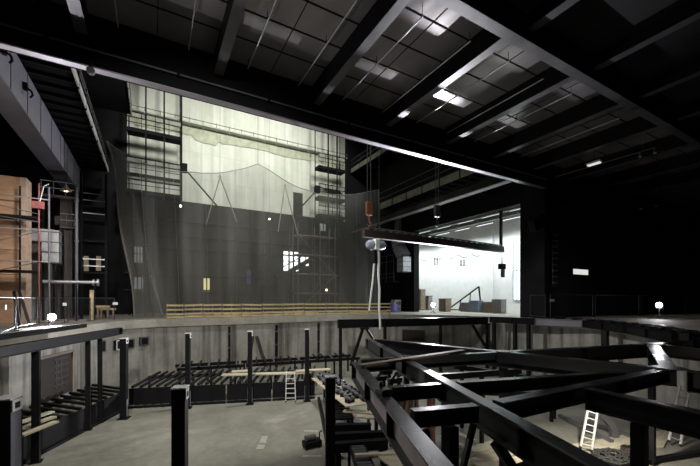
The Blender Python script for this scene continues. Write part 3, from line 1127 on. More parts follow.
# stacked boards just behind the rail
for i, (x, w, lab) in enumerate(((232, 3.6, 'loose stack of yellow boards behind the guard rail below the yellow window'), (300, 4.5, 'loose stack of yellow boards behind the guard rail below the white windows'), (362, 2.6, 'loose stack of yellow boards behind the guard rail near the pale hose'))):
    p = rim_point(x) * (1 + 1.55 / rim_point(x).length)
    t = thing('board_stack', lab, 'boards', p)
    for k in range(3):
        MB().box((p.x - w / 2 + k * .1, p.y - .35 + .05 * k, .001 + k * .09), (p.x + w / 2 - k * .2, p.y + .35, .08 + k * .09)).build('board', 'timber', t)

# ------------------------------------------------------------------ mesh site fences
def fence_panel(a, b_, label, group, h=1.95, plate=None):
    a, b_ = V(a), V(b_)
    d = (b_ - a).normalized()
    t = thing('mesh_fence_panel', label, 'fence', (a + b_) / 2, group)
    a2, b2 = a + d * .14, b_ - d * .14
    for q in (a2, b2):
        MB().tube([q + V((0, 0, .05)), q + V((0, 0, h))], .028, 8).build('upright', 'grid_steel', t)
    for z in (h - .03, .2):
        MB().tube([a2 + V((0, 0, z)), b2 + V((0, 0, z))], .022, 8).build('rail', 'grid_steel', t)
    nrm = V((d.y, -d.x, 0)) * .006
    MB()._add([a2 + V((0, 0, .2)) - nrm, b2 + V((0, 0, .2)) - nrm, b2 + V((0, 0, h)) - nrm, a2 + V((0, 0, h)) - nrm, a2 + V((0, 0, .2)) + nrm, b2 + V((0, 0, .2)) + nrm, b2 + V((0, 0, h)) + nrm, a2 + V((0, 0, h)) + nrm],
              [(3, 2, 1, 0), (4, 5, 6, 7), (0, 1, 5, 4), (1, 2, 6, 5), (2, 3, 7, 6), (3, 0, 4, 7)]).build('mesh_infill', 'wire', t)
    for q in (a2, b2):
        MB().frame_box(q + V((0, 0, .03)), d, V((d.y, -d.x, 0)), V((0, 0, 1)), .16, .36, .06).build('foot', 'concrete_foot', t)
    if plate:
        c = a.lerp(b_, plate) + V((0, 0, h - .45)) + nrm * 6
        c -= 2 * nrm * 6 if (c - V((0, 0, EYE))).length > (c - nrm * 12 - V((0, 0, EYE))).length else V((0, 0, 0))
        MB().frame_box(c, d, V((d.y, -d.x, 0)), V((0, 0, 1)), .42, .02, .2).build('plate', 'label_white', t)


# right fence in front of the black portal wall
fr = [(526, 20.2), (549, None), (594, None), (640, None), (686, None), (735, None)]
pts = []
for x, _ in fr:
    r = ray(x, HOR)
    pts.append(V((r.x, r.y, 0)) * ((YL - 1.0 - max(0, (x - 549)) * .022) / r.y))
labs = ['mesh fence panel right beside the jamb of the bright side stage opening', 'mesh fence panel bearing a small white plate at its near corner', 'mesh fence panel below and right of the lit wall sign', 'mesh fence panel behind the floodlight at the portal wall', 'mesh fence panel at the far right edge of the photo']
pts[0] = V((27.75, 18.2, 0))
for i in range(5):
    fence_panel(pts[i], pts[i + 1] if i else pts[1].lerp(pts[0], .12), labs[i], 'mesh fence panels along the portal wall', plate=(.06 if i == 1 else None))
# left fence along the left rim
lx = [(-14, 16.5), (15, 23.5), (38, 26.8), (66, 29.4), (92, 31.0), (116, 32.3)]
lp = []
for x, Y in lx:
    r = ray(x, HOR)
    lp.append(V((r.x, r.y, 0)) * (Y / r.y))
labs = ['mesh fence panel with a white plate at the left edge of the photo', 'mesh fence panel in front of the plywood tower', 'mesh fence panel with a white plate right behind the left floodlight', 'mesh fence panel in front of the tan post', 'mesh fence panel with a white plate ending at the draped net edge']
for i in range(5):
    fence_panel(lp[i], lp[i + 1], labs[i], 'mesh fence panels along the left rim', h=1.7, plate=(.55 if i == 0 else .92 if i == 2 else .95 if i == 4 else None))

# ------------------------------------------------------------------ floodlights
def floodlight(c, label, aim, power, size=.2, cone=170, pitch=.06):
    t = thing('floodlight', label, 'floodlight', (c.x, c.y, 0), 'floodlights on tripods around the pit')
    d = V((aim[0] - c.x, aim[1] - c.y, 0)).normalized()
    n = V((d.y, -d.x, 0))
    up = V((0, 0, 1))
    h = MB().frame_box(c - d * .12, n, d, up, .42, .16, .34).build('housing', 'beam_black', t, .02)
    q = MB()
    for k in range(5):
        q.frame_box(c - d * .23 + n * (.07 * (k - 2)), n, d, up, .015, .06, .28)
    q.build('cooling_fin', 'beam_black', h)
    MB().tube([c - d * .03, c + d * .015], size, 20).build('lens', 'lamp_glass', h)
    MB().tube([c - d * .12 + n * .24, c - d * .12 + n * .24 - up * .25, c - d * .12 - up * .32, c - d * .12 - n * .24 - up * .25, c - d * .12 - n * .24], .018).build('yoke', 'grey_steel', t)
    top_ = c - d * .12 - up * .33
    MB().tube([V((top_.x, top_.y, .12)), top_], .025).build('mast', 'grey_steel', t)
    hub = V((top_.x, top_.y, max(.2, top_.z * .55)))
    for k in range(3):
        a = 2 * math.pi * k / 3 + .4
        MB().tube([hub, (top_.x + .45 * math.cos(a), top_.y + .45 * math.sin(a), .02)], .018).build('leg', 'grey_steel', t)
    L = bpy.data.lights.new('floodlight_beam', 'SPOT')
    L.energy, L.spot_size, L.spot_blend, L.shadow_soft_size = power, math.radians(cone), .6, .14
    L.color = (.96, .96, 1)
    lo = bpy.data.objects.new('floodlight_beam', L)
    col.objects.link(lo)
    lo.location = c + d * .2
    lo.rotation_euler = (d + up * pitch).to_track_quat('-Z', 'Y').to_euler()
    return t


cL = at_d(52, 317, 21.0)
cM = at_d(433, 305, 37.0)
cR = at_d(659, 305, 28.0)
floodlight(cL, 'glaring floodlight on a tripod on the left rim in front of the plywood tower', (6, 0), 2400, .2, 140, .25)
floodlight(cM, 'glaring floodlight on a tripod in front of the lit side stage opening', (-10, 10), 24000, .2, 96, .45)
floodlight(cR, 'glaring floodlight on a tripod in front of the black portal wall', (4, 4), 300, .2, 50, -.38)

# ================================================================== STEEL GRID OVER THE PIT
ZT = R(-1.7)


def girder(name, a, b_, label, w=.25, d=.45, trim0=0.0, trim1=0.0, mat='grid_steel', stiff=0, webmat=None, zt=ZT, group=None, cat='girder', endplate=(True, True)):
    a, b_ = V((a[0], a[1], zt)), V((b_[0], b_[1], zt))
    dv = (b_ - a).normalized()
    a, b_ = a + dv * trim0, b_ - dv * trim1
    nrm = V((dv.y, -dv.x, 0))
    t = thing(name, label, cat, V((*((a + b_) / 2)[:2], zt - d)), group)
    dn = V((0, 0, -1))
    L = (b_ - a).length
    MB().bar(a + dn * .015, b_ + dn * .015, w, .03).build('top_flange', 'grid_top_lit' if mat == 'grid_steel' else mat, t)
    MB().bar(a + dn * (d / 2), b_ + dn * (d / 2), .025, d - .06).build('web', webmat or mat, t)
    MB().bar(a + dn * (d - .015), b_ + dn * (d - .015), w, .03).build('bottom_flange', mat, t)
    for k, (q, s) in enumerate(((a, 1), (b_, -1))):
        if endplate[k]:
            e = MB().frame_box(q + dn * (d / 2) + dv * s * .012, nrm, dv, V((0, 0, 1)), w * .98, .02, d - .062).build('end_plate', mat, t)
            for i in (-1, 1):
                for z in (.3, .7):
                    c = q + dn * (d * z) + nrm * i * w * .3
                    MB().tube([c + dv * s * .022, c + dv * s * .05], .018, 6).build('bolt', 'grey_steel', e)
    if stiff:
        n = max(1, round(L / stiff))
        for k in range(1, n):
            c = a.lerp(b_, k / n) + dn * (d / 2)
            MB().frame_box(c, nrm, dv, V((0, 0, 1)), w * .94, .05, d - .061).build('stiffener', 'black_steel', t)
    return t


Q0 = V((8.18, 12.83, 0)); qd = V((-.356, -.935, 0)).normalized()
P0 = V((4.79, 8.11, 0)); pd = V((-.376, -.927, 0)).normalized()
Q_ = lambda t_: Q0 + qd * t_
NC = Q_(5.0); NE = Q_(8.18); NF = Q_(9.62)
N = V((11.1, 3.6, 0)); NI = V((16.6, 5.9, 0))
from mathutils.geometry import intersect_line_line
ND = intersect_line_line(Q0, N, NC, NI)[0]; NK = V((18.9, 5.55, 0))
girder('steel_girder', P0, P0 + pd * 8.0, 'nearest long black girder with pinkish web panels between its stiffeners', .25, .45, 0, 0, 'grid_steel', 2.0, 'web_pink')
girder('steel_girder', Q0, Q0 + qd * 13.2, 'long black girder crossing the whole grid diagonally, lying beside the one with pinkish web panels', .22, .45, 0, 0, 'grid_steel', 2.6)
girder('steel_girder', P0 + V((.2, .33, 0)), NC, 'short cross girder under the lying brown plank at the end of the pinkish-webbed girder', .2, .36, .12, .26)
girder('steel_girder', NC, ND, 'cross girder continuing past the lying brown plank', .2, .36, .2, .3, 'grid_steel')
girder('steel_girder', ND, NI, 'long cross girder running right to the brightly glinting joint', .24, .5, .28, .3, 'grid_steel', 3.2)
girder('steel_girder', Q0, N, 'rear black girder fanning out from the far grid tip to the wide bolted joint', .24, .5, .46, .3)
girder('steel_girder', (3.75, 5.56, 0), NE, 'short cross girder between the diagonal girders, second in from the brown plank', .18, .27, .24, .22)
girder('steel_girder', NE, N, 'slim cross girder running into the wide bolted joint, behind the wider one ending there', .18, .27, .2, 1.5)
girder('steel_girder', (3.22, 4.26, 0), NF, 'short deep cross girder nearest the camera between the diagonal girders', .18, .26, .26, .22)
G_H = V((7.25, 3.71, 0))
girder('steel_girder', NF, N, 'wide cross girder with glinting top running into the bolted joint above the left ladder', .22, .32, .24, .26, 'grid_steel', 2.1)
girder('steel_girder', G_H, (7.2, -.3, 0), 'girder branching towards the right bottom corner above the thick floor post', .2, .4, .15, 0)
girder('steel_girder', NI, N, 'short brightly glinting girder between the two right-hand joints', .34, .5, .5, .3)
girder('steel_girder', N, (11.35, -1.6, 0), 'girder leaving the bolted joint along the right edge of the photo', .22, .5, .34, 0)
girder('steel_girder', NI, NK, 'short girder from the glinting joint back towards the steel rim', .24, .45, .3, .4)
sp = tag(MB().bar(V((NK.x + .1, NK.y + .1, R(-1.37))), (23.2, 7.7, R(-1.36)), .34, .03).build('steel_plate', 'grid_top_lit'), 'far glinting steel plate bridging from the girder grid to the steel rim', 'steel plate')
MB().box((NK.x - .05, NK.y - .05, ZT + .02), (NK.x + .25, NK.y + .25, R(-1.39))).build('packer', 'grid_steel', sp)
# gusset plates over the joints
for nm, p, r_ in (('where the rear fan crosses the long cross girder', ND, .24), ('above the left ladder at the wide bolted joint', N, .36), ('at the brightly glinting right-hand joint', NI, .36)):
    tag(MB().prism([(p.x + r_ * math.cos(a_ * math.pi / 4 + .3), p.y + r_ * math.sin(a_ * math.pi / 4 + .3)) for a_ in range(8)], ZT + .002, ZT + .014).build('gusset_plate', 'grid_top_lit'), 'flat steel gusset plate on the grid, ' + nm, 'steel plate', 'gusset plates on the grid')
girder('steel_girder', NI, (16.2, -.6, 0), 'girder running from the glinting joint towards the right edge below the others', .22, .45, .34, 0)

# bolted joint brackets standing on the pinkish-webbed girder
c = V((3.62, 5.15, ZT))
t = thing('jacking_bracket', 'small steel bracket with a threaded stud standing on the nearest girder', 'bracket', c)
MB().box((c.x - .11, c.y - .11, ZT + .001), (c.x + .11, c.y + .11, ZT + .09)).build('block', 'grid_steel', t, .008)
MB().tube([c + V((-.04, .03, .09)), c + V((-.04, .03, .22))], .03, 8).tube([c + V((-.04, .03, .15)), c + V((-.04, .03, .19))], .045, 6).build('stud', 'grey_steel', t)
# plank lying over the grid
a, b2 = at_z(359, 366, ZT + .04), at_z(463, 350.5, ZT + .04)
tag(MB().bar(a, b2, .2, .06).build('plank', 'grey_timber'), 'long weathered brown plank lying across the girders', 'plank')

# posts under the grid
def col_post(x, y, ztop, label, w=.26, base=PZ, group=None, brace=None):
    t = thing('steel_post', label, 'post', (x, y, base), group)
    MB().box((x - w / 2, y - w / 2, base + .03), (x + w / 2, y + w / 2, ztop - .021)).build('shaft', 'black_steel', t, .012)
    MB().box((x - w * .8, y - w * .8, base), (x + w * .8, y + w * .8, base + .03)).build('base_plate', 'black_steel', t)
    return t


ZU = ZT - .47
for (p, zt, lab) in ((ND, ZT - .5, 'black floor post under the rear fan of the grid'),
                     (NI, ZT - .5, 'black floor post under the brightly glinting joint'), (V((4.1, 4.02, 0)), ZT - .29, 'black floor post with raking struts under the nearest short cross girder'), (V((7.25, 2.75, 0)), ZT - .40, 'thick black floor post under the branching girder near the left ladder'),
                     (Q_(10.6), ZT - .52, 'black floor post close to the camera under the diagonal girder')):
    t = col_post(p.x, p.y, zt, lab, .2)
    if 'raking' in lab:
        for s in (-1, 1):
            MB().bar((p.x + s * .12, p.y - s * .03, zt - 1.1), (p.x + s * .42, p.y - s * .1, zt - .03), .08, .08).build('raking_strut', 'black_steel', t)
    if 'close to the camera' in lab:
        MB().bar(at_d(496, 443, 5.3), at_d(531, 497, 5.5), .14, .14).build('raking_strut', 'black_steel', t)
# low raking strut seen under the diagonal girder
a, b2 = Q_(9.5) + V((.05, 0, R(-2.3))), Q_(10.4) + V((.3, .2, R(-4.2)))
# square hollow posts standing free on the pit floor
def pit_post(x, y, d, label, w=.28):
    p = at_d(x, y, d)
    ang = math.radians(-19)
    ex, ey = V((math.cos(ang), math.sin(ang), 0)), V((-math.sin(ang), math.cos(ang), 0))
    up = V((0, 0, 1))
    zt = p.z
    base = V((p.x, p.y, PZ))
    t = thing('pit_post', label, 'post', base, 'free-standing posts on the pit floor')
    c = V((p.x, p.y, (PZ + .04 + zt - .03) / 2))
    hgt = zt - .03 - PZ - .04
    # H section: two flanges and a web
    for s in (-1, 1):
        MB().frame_box(c + ey * s * (w / 2 - .012), ex, ey, up, w, .024, hgt).build('flange', 'black_steel', t)
    MB().frame_box(c, ex, ey, up, .18, w - .05, hgt).build('web', 'black_steel', t)
    MB().frame_box(V((p.x, p.y, zt - .015)), ex, ey, up, w * 1.12, w * 1.12, .03).build('head_plate', 'label_white', t)
    MB().frame_box(base + V((0, 0, .02)), ex, ey, up, w * 1.7, w * 1.7, .04).build('base_plate', 'black_steel', t)
    for s in (-1, 1):
        MB().frame_box(c + ex * s * (w / 2 - .006), ey, ex, up, w - .06, .01, hgt).build('side_plate', 'lilac_steel' if w > .33 else 'black_steel', t)  # broad post: light on its side face painted in as lilac
    e = MB().frame_box(V((p.x, p.y, zt - .17)) + ex * (w / 2 + .012), ey, ex, up, w * .8, .02, .24).build('connection_plate', 'label_white', t)
    MB().frame_box(V((p.x, p.y, zt - .17)) + ex * (w / 2 + .025), ey, ex, up, w * .36, .012, .12).build('slot', 'beam_black', e)
    for s in (-1, 1):
        MB().frame_box(V((p.x, p.y, PZ + .55)) + ex * s * (w / 2 + .008), ex, ey, up, .016, .1, .9).build('cleat_strip', 'galv', t)
    return t


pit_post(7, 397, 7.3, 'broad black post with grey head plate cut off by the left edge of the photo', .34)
pit_post(180, 386.5, 8.1, 'black post with pale head plate standing alone in the foreground of the pit floor', .29)
pit_post(330, 376, 9.1, 'black post beside the heaped track parts, nearest the grid', .24)
pit_post(124, 338, 18.4, 'black post at the inner corner of the floor next to the wall boxes', .3)
pit_post(188, 333, 20.15, 'black post by the back platforms, nearest the floor\'s inner corner', .25)
pit_post(250, 331, 20.9, 'black post by the back platforms between the corner post and the small ladder', .25)
pit_post(307, 329, 21.5, 'black post by the back platforms just right of the small ladder', .25)

# beam along the left rim and its posts
a, b2 = at_z(-40, 353, R(-1.62)), at_z(120, 327.6, R(-1.62))
g = girder('rim_beam', a, b2, 'long black rim beam over the left pit wall in front of the floodlight', .3, .38, 0, 0, 'black_steel', 0, None, R(-1.62), None, 'beam', (False, True))
ld = (b2 - a).normalized()
for (x, lab) in ((36, 'black post under the left rim beam, left of the doorway'), (88, 'slim black post under the left rim beam, right of the doorway'), (100, 'second black post under the left rim beam, right of the doorway'), (-15, 'post under the left rim beam beyond the photo edge')):
    if x < 0:
        continue
    r = ray(x, HOR)
    den = r.x * ld.y - r.y * ld.x
    t_ = (a.x * ld.y - a.y * ld.x) / den
    p = r * t_
    col_post(p.x, p.y, R(-2.0) + .02, lab, .24 if x == 36 else .2)
# second dark beam lying on the slab behind
a, b2 = at_z(-30, 341, .12), at_z(84, 325.5, .12)
tag(MB().bar(a, b2, .3, .22).build('loose_beam', 'beam_black'), 'dark steel beam lying on the slab behind the left rim beam', 'beam')

# back cross beam
a, b2 = at_z(338, 319.6, R(-1.62)), at_z(492, 316.6, R(-1.62))
g = girder('rim_beam', a, b2, 'deep dark beam spanning in front of the back pit wall below the middle floodlight', .3, .68, 0, 0, 'black_steel', 3.0, None, R(-1.62), None, 'beam')
bd = (b2 - a).normalized()
for (x, lab) in ((340.5, 'black post under the left end of the deep back beam'), (385, 'slim black post under the deep back beam right of the raking struts'), (440.5, 'slim black post under the deep back beam between dark hatch and raking strut'), (487, 'black post under the right end of the deep back beam')):
    r = ray(x, HOR)
    t_ = (a.x * bd.y - a.y * bd.x) / (r.x * bd.y - r.y * bd.x)
    p = r * t_
    col_post(p.x, p.y, R(-2.3) + .02, lab, .2)
def on_line(x, z):
    r = ray(x, HOR)
    t_ = (a.x * bd.y - a.y * bd.x) / (r.x * bd.y - r.y * bd.x)
    return V((*(r * t_)[:2], z))
t = thing('raking_struts', 'pair of black raking struts meeting under the deep back beam behind the grid tip', 'strut', on_line(360, PZ))
for (xa, xb, dy) in ((361, 347, -.3), (364, 369, -.3)):
    q0, q1 = on_line(xa, R(-2.33)) + V((0, dy, 0)), on_line(xb, R(-5.2 if xb < 350 else -3.2)) + V((0, dy - .3, 0))
    MB().bar(q0, q1, .18, .18).build('strut', 'beam_black', t)
q = on_line(362.5, R(-2.3)) + V((0, -.3, 0))
MB().box((q.x - .35, q.y - .15, q.z - .12), (q.x + .35, q.y + .15, q.z)).build('head_plate', 'black_steel', t)
q0, q1 = on_line(470, R(-2.33)) + V((0, -.3, 0)), on_line(483, R(-4.6)) + V((0, -.5, 0))
tag(MB().bar(q0, q1, .2, .2).build('raking_strut', 'black_steel'), 'single black raking strut under the right part of the deep back beam', 'strut')

# curved steel rim on the right
rim = [(490, 316.5), (535, 318.3), (583.5, 320.2), (626, 324.6), (676, 332.4), (726, 343)]
rp = [at_z(x, y, R(-1.5)) for x, y in rim]
labs = ['black rim beam segment starting at the side stage floodlight, first along the right pit rim', 'grey lit rim beam segment of the right pit rim, between two black ones', 'black rim beam segment below the mesh fence posts, right of the grey one', 'black rim beam segment below the right floodlight', 'black rim beam segment at the right edge of the photo']
for i in range(5):
    a, b2 = rp[i], rp[i + 1]
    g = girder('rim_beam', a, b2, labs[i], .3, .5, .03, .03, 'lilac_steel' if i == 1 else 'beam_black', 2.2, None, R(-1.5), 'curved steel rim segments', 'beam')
    d = (b2 - a).normalized()
    nrm = V((d.y, -d.x, 0))
    if nrm.dot(V((12, 17, 0)) - a) > 0:
        nrm = -nrm
    if i > 0:
        L = (b2 - a).length
        n = int(L / .9)
        q = MB()
        for k in range(n):
            c = a.lerp(b2, (k + .5) / n) + nrm * .45
            q.frame_box(c + V((0, 0, .045)), d, nrm, V((0, 0, 1)), .5, .95, .09)
        q.build('rim_cleat', 'beam_black', g)
for (x, lab) in ((494, 'black post under the first rim beam segment'), (515, 'second black post under the first rim beam segment'), (528.5, 'slim black post at the join of the black and grey rim segments'), (605, 'thick black post under the rim beam right of the grey segment')):
    r = ray(x, HOR)
    for i in range(5):
        a, b2 = rp[i], rp[i + 1]
        d = b2 - a
        den = r.x * d.y - r.y * d.x
        u = (a.x * r.y - a.y * r.x) / den
        t_ = (a.x * d.y - a.y * d.x) / den
        if 0 <= u <= 1 and t_ > 0:
            p = r * t_
            col_post(p.x, p.y, R(-2.0) + .02, lab, .34 if x == 605 else .24)
            break

# ------------------------------------------------------------------ low steel platforms round the floor
FL = [V((-7.6, 11.2, 0)), V((-1.2, 23.75, 0)), V((9.0, 20.3, 0)), V((5.7, 11.8, 0))]
ZD = PZ + 1.18


def platform(a, b_, depth, label, h=1.15, n=5, tilt=.12, jw=.13):
    a, b_ = V((a.x, a.y, PZ)), V((b_.x, b_.y, PZ))
    d = (b_ - a).normalized()
    nrm = V((-d.y, d.x, 0))                      # away from the floor
    up = V((0, 0, 1))
    L = (b_ - a).length
    t = thing('steel_platform', label, 'platform', (a + b_) / 2, 'low steel platforms round the pit floor')
    MB().bar(a + up * (h * .55) + nrm * .03, b_ + up * (h * .55) + nrm * .03, .05, h * .8).build('front_plate', 'black_steel', t)
    MB().bar(a + up * .06 + nrm * .02, b_ + up * .06 + nrm * .02, .14, .12).build('floor_rail', 'black_steel', t)
    MB().bar(a + up * (h - .05) + nrm * (depth - .1), b_ + up * (h - .05) + nrm * (depth - .1), .12, .2).build('rear_beam', 'black_steel', t)
    for q in (a + d * .1, b_ - d * .1):
        MB().bar(q + nrm * (depth - .12), q + nrm * (depth - .12) + up * (h - .16), .12, .12).build('leg', 'black_steel', t)
    for k in range(n):
        c = a.lerp(b_, (k + .5) / n)
        p0 = c + up * (h + .04) - nrm * .08
        p1 = c + up * (h + .04 + tilt) + nrm * depth + d * .5
        MB().bar(p0, p1, jw, .12).build('joist', 'black_steel', t)
    return t


def run(a, b_, k, n):
    return a.lerp(b_, k / n), a.lerp(b_, (k + 1) / n)


lw = ['behind the cut-off post', 'below the doorway, carrying pale planks', 'between doorway and inner corner', 'next to the inner corner post']
for k in range(4):
    a, b2 = run(FL[0], FL[1], k, 4)
    d = (b2 - a).normalized()
    platform(a + d * .04, b2 - d * .04, 2.1, 'low slatted black platform along the left pit wall, ' + lw[k], 1.15, 6, .15)
bw = ['right beside the inner corner post', 'behind the alone-standing foreground post', 'left of the small ladder', 'behind the small ladder']
for k in range(4):
    a, b2 = run(FL[1], FL[2], k, 4)
    d = (b2 - a).normalized()
    platform(a + d * .04, b2 - d * .04, 3.0, 'low slatted black platform along the back pit wall, ' + bw[k], 1.2, 6, .22)
# second, deeper tier of frames behind the back platforms
for k, lab in enumerate(('behind the back platforms left of the small ladder', 'behind the back platforms at the small ladder', 'behind the back platforms right of the small ladder')):
    a = V((1.5 + k * 4.6, 27.2 - k * .75, 0))
    b2 = a + V((4.4, -.75, 0))
    t = thing('steel_support', 'dark low steel frame ' + lab, 'steel frame', (a.x, a.y, PZ))
    for s in (0, 1.6):
        MB().bar((a.x, a.y + s, PZ + 1.35), (b2.x, b2.y + s, PZ + 1.35), .14, .22).build('beam', 'black_steel', t)
    for q in (.05, .5, .95):
        c = a.lerp(b2, q)
        for s in (0, 1.6):
            MB().bar((c.x, c.y + s, PZ), (c.x, c.y + s, PZ + 1.24), .12, .12).build('leg', 'black_steel', t)
    for q in range(7):
        c = a.lerp(b2, (q + .5) / 7)
        MB().bar((c.x - .2, c.y - .1, PZ + 1.5), (c.x + .2, c.y + 1.7, PZ + 1.62), .1, .08).build('joist', 'grey_steel' if q % 3 == 0 else 'black_steel', t)
# pale planks
def plank_thing(pts, z, w, h, mat, label, group=None):
    a, b_ = at_z(*pts[0], z), at_z(*pts[1], z)
    return tag(MB().bar(a + V((0, 0, h / 2)), b_ + V((0, 0, h / 2)), w, h).build('plank', mat), label, 'plank', group)


zj = PZ + 1.46
plank_thing(((222, 375.5), (312, 373.0)), zj, .5, .08, 'pale_ply', 'long pale plank strip lying on the back platforms beside the small ladder')
plank_thing(((232, 372), (250, 371.0)), zj + .12, .5, .06, 'pale_ply', 'short pale plank at the left end of the long pale strip')
plank_thing(((296, 371.5), (330, 369.5)), zj + .12, .5, .06, 'pale_ply', 'pale board at the right end of the long pale strip')
plank_thing(((202, 391.0), (246, 388.5)), PZ + .7, .12, .1, 'timber', 'timber batten resting along the front of the back platforms')
zl = PZ + 1.36
for i, (p0, p1, lab) in enumerate((((18, 424), (52, 412.5), 'pale plank on the left platform, farthest of three'), ((20, 430), (54, 417.5), 'pale plank on the left platform, middle of three'), ((21, 436.5), (56, 422.5), 'pale plank on the left platform, nearest of three'))):
    plank_thing((p0, p1), zl, .26, .07, 'pale_ply', lab, 'pale planks on the left platform')

# doorway, hatch and boxes in the pit walls
def wall_hit(x, y, off=0.0):
    """point on the inner pit wall seen at pixel x, y"""
    r = ray(x, y)
    n = len(WALLP)
    best = None
    for i in range(1, 19):
        a, b_ = WALLP[i], WALLP[i + 1]
        dx, dy = b_[0] - a[0], b_[1] - a[1]
        den = r.x * dy - r.y * dx
        t_ = (a[0] * dy - a[1] * dx) / den
        u = (a[0] * r.y - a[1] * r.x) / den
        if t_ > 6 and -.001 <= u <= 1.001 and (best is None or t_ > best[0]):
            d = V((dx, dy, 0)).normalized()
            best = (t_, d, V((-d.y, d.x, 0)))
    t_, d, nr = best
    p = r * t_ + V((0, 0, EYE))
    if nr.dot(V((10, 16, 0)) - p) < 0:
        nr = -nr
    return p + nr * off, d, nr


c, d, nr = wall_hit(55, 376)
pa, pb = wall_hit(39, 362)[0], wall_hit(72, 362)[0]
wdt = (pb - pa).length
zt_, zb_ = wall_hit(50, 357)[0].z, PZ + 1.0
cen = V((c.x, c.y, (zt_ + zb_) / 2))
o = MB().frame_box(cen + nr * .02, d, nr, V((0, 0, 1)), wdt, .04, zt_ - zb_).build('door_2', 'brown_door')
struct(o, 'dark brown doorway in the left pit wall', 'door')
q = MB()
for s in (-1, 1):
    q.frame_box(cen + nr * .06 + d * s * (wdt / 2 + .06), d, nr, V((0, 0, 1)), .12, .12, zt_ - zb_ + .2)
q.frame_box(V((c.x, c.y, zt_ + .06)) + nr * .06, d, nr, V((0, 0, 1)), wdt + .24, .12, .12)
q.build('door_frame', 'grey_timber', o)
q = MB()
for k in range(3):
    q.frame_box(cen + nr * .05 + d * (wdt * (.15 * k)) + V((0, 0, .1)), d, nr, V((0, 0, 1)), .1, .02, (zt_ - zb_) * .7)
for k in range(5):
    q.frame_box(cen + nr * .05 + d * (wdt * .16) + V((0, 0, .9 - .35 * k)), d, nr, V((0, 0, 1)), wdt * .45, .02, .1)
q.build('door_slat', 'brown_steel', o)
for (x, y, w_, h_, lab) in ((100, 346.5, .65, .8, 'left-most dark box frame on the concrete pit wall beside the slim posts'), (116, 345, .55, .7, 'pale-edged box on the concrete pit wall left of the inner corner post'), (129.5, 343.5, .55, .7, 'dark box on the concrete pit wall just right of the inner corner post'), (143.5, 341, .65, .65, 'square dark box alone on the concrete pit wall, farthest from the slim posts')):
    c, d, nr = wall_hit(x, y)
    t = thing('wall_box', lab, 'box', c, 'boxes on the pit wall')
    MB().frame_box(c + nr * .1, d, nr, V((0, 0, 1)), w_, .2, h_).build('body', 'black_steel', t, .01)
    q = MB()
    for s in (-1, 1):
        q.frame_box(c + nr * .215 + d * s * w_ * .42, d, nr, V((0, 0, 1)), .07, .03, h_)
        q.frame_box(c + nr * .215 + V((0, 0, s * h_ * .45)), d, nr, V((0, 0, 1)), w_ * .9, .03, .06)
    q.build('rim', 'grey_steel' if x != 116 else 'alu', t)
c, d, nr = wall_hit(413.5, 335.5)
o = MB().frame_box(c + nr * .03, d, nr, V((0, 0, 1)), 2.3, .06, 1.15).build('door_3', 'brown_door')
struct(o, 'dark brown hatch in the back pit wall under the middle floodlight', 'door')
q = MB()
for s in (-1, 1):
    q.frame_box(c + nr * .075 + d * s * 1.16, d, nr, V((0, 0, 1)), .08, .03, 1.2)
    q.frame_box(c + nr * .075 + V((0, 0, s * .58)), d, nr, V((0, 0, 1)), 2.36, .03, .06)
q.build('door_frame', 'grey_steel', o)
# slim dark uprights fixed to the back pit wall
for (x, w_, lab) in ((229, .16, 'slim dark upright fixed to the back pit wall left of the leaning boards'), (276, .2, 'slim dark upright fixed to the back pit wall right of the leaning boards'), (318, .16, 'slim dark upright fixed to the back pit wall near the deep back beam')):
    c, d, nr = wall_hit(x, 345)
    t = thing('wall_upright', lab, 'upright', (c.x, c.y, PZ))
    MB().frame_box(V((c.x, c.y, (PZ - .8) / 2)) + nr * .12, d, nr, V((0, 0, 1)), w_, .2, -.8 - PZ).build('shaft', 'black_steel', t)
    q = MB()
    for z in (-1.4, -2.6, -3.8):
        q.frame_box(V((c.x, c.y, z)) + nr * .23, d, nr, V((0, 0, 1)), w_ * 1.6, .03, .12)
    q.build('clamp', 'grey_steel', t)
for (x0, x1, lab) in ((252, 246, 'dark board leaning to one side on the back pit wall, nearer the alone-standing post'), (256, 264, 'dark board leaning to the other side on the back pit wall')):
    c0, d, nr = wall_hit(x0, 336)
    c1, _, _ = wall_hit(x1, 366)
    tag(MB().bar(c0 + nr * .15, c1 + nr * .5, .3, .06, nr).build('leaning_board', 'brown_steel'), lab, 'board')

# ------------------------------------------------------------------ ladders
def ladder(base, top, width, label, rungs=7, mat='alu', feet=True):
    base, top = V(base), V(top)
    t = thing('ladder', label, 'ladder', base)
    ax = (top - base).normalized()
    side = V((CS, -SN, 0))
    side = (side - ax * side.dot(ax)).normalized()
    for s in (-1, 1):
        MB().bar(base + side * s * width / 2, top + side * s * width * .42, .045, .085, side.cross(ax)).build('rail', mat, t)
    for k in range(rungs):
        p = base.lerp(top, (k + .7) / (rungs + .3))
        ww = width * (.5 - .08 * (k + .7) / (rungs + .3))
        MB().bar(p - side * ww, p + side * ww, .05, .035).build('rung', mat, t)
    for s in (-1, 1):
        MB().bar(base + side * s * width / 2 - ax * .03, base + side * s * width / 2 + ax * .06, .06, .1, side.cross(ax)).build('foot', 'rubber', t)
    return t


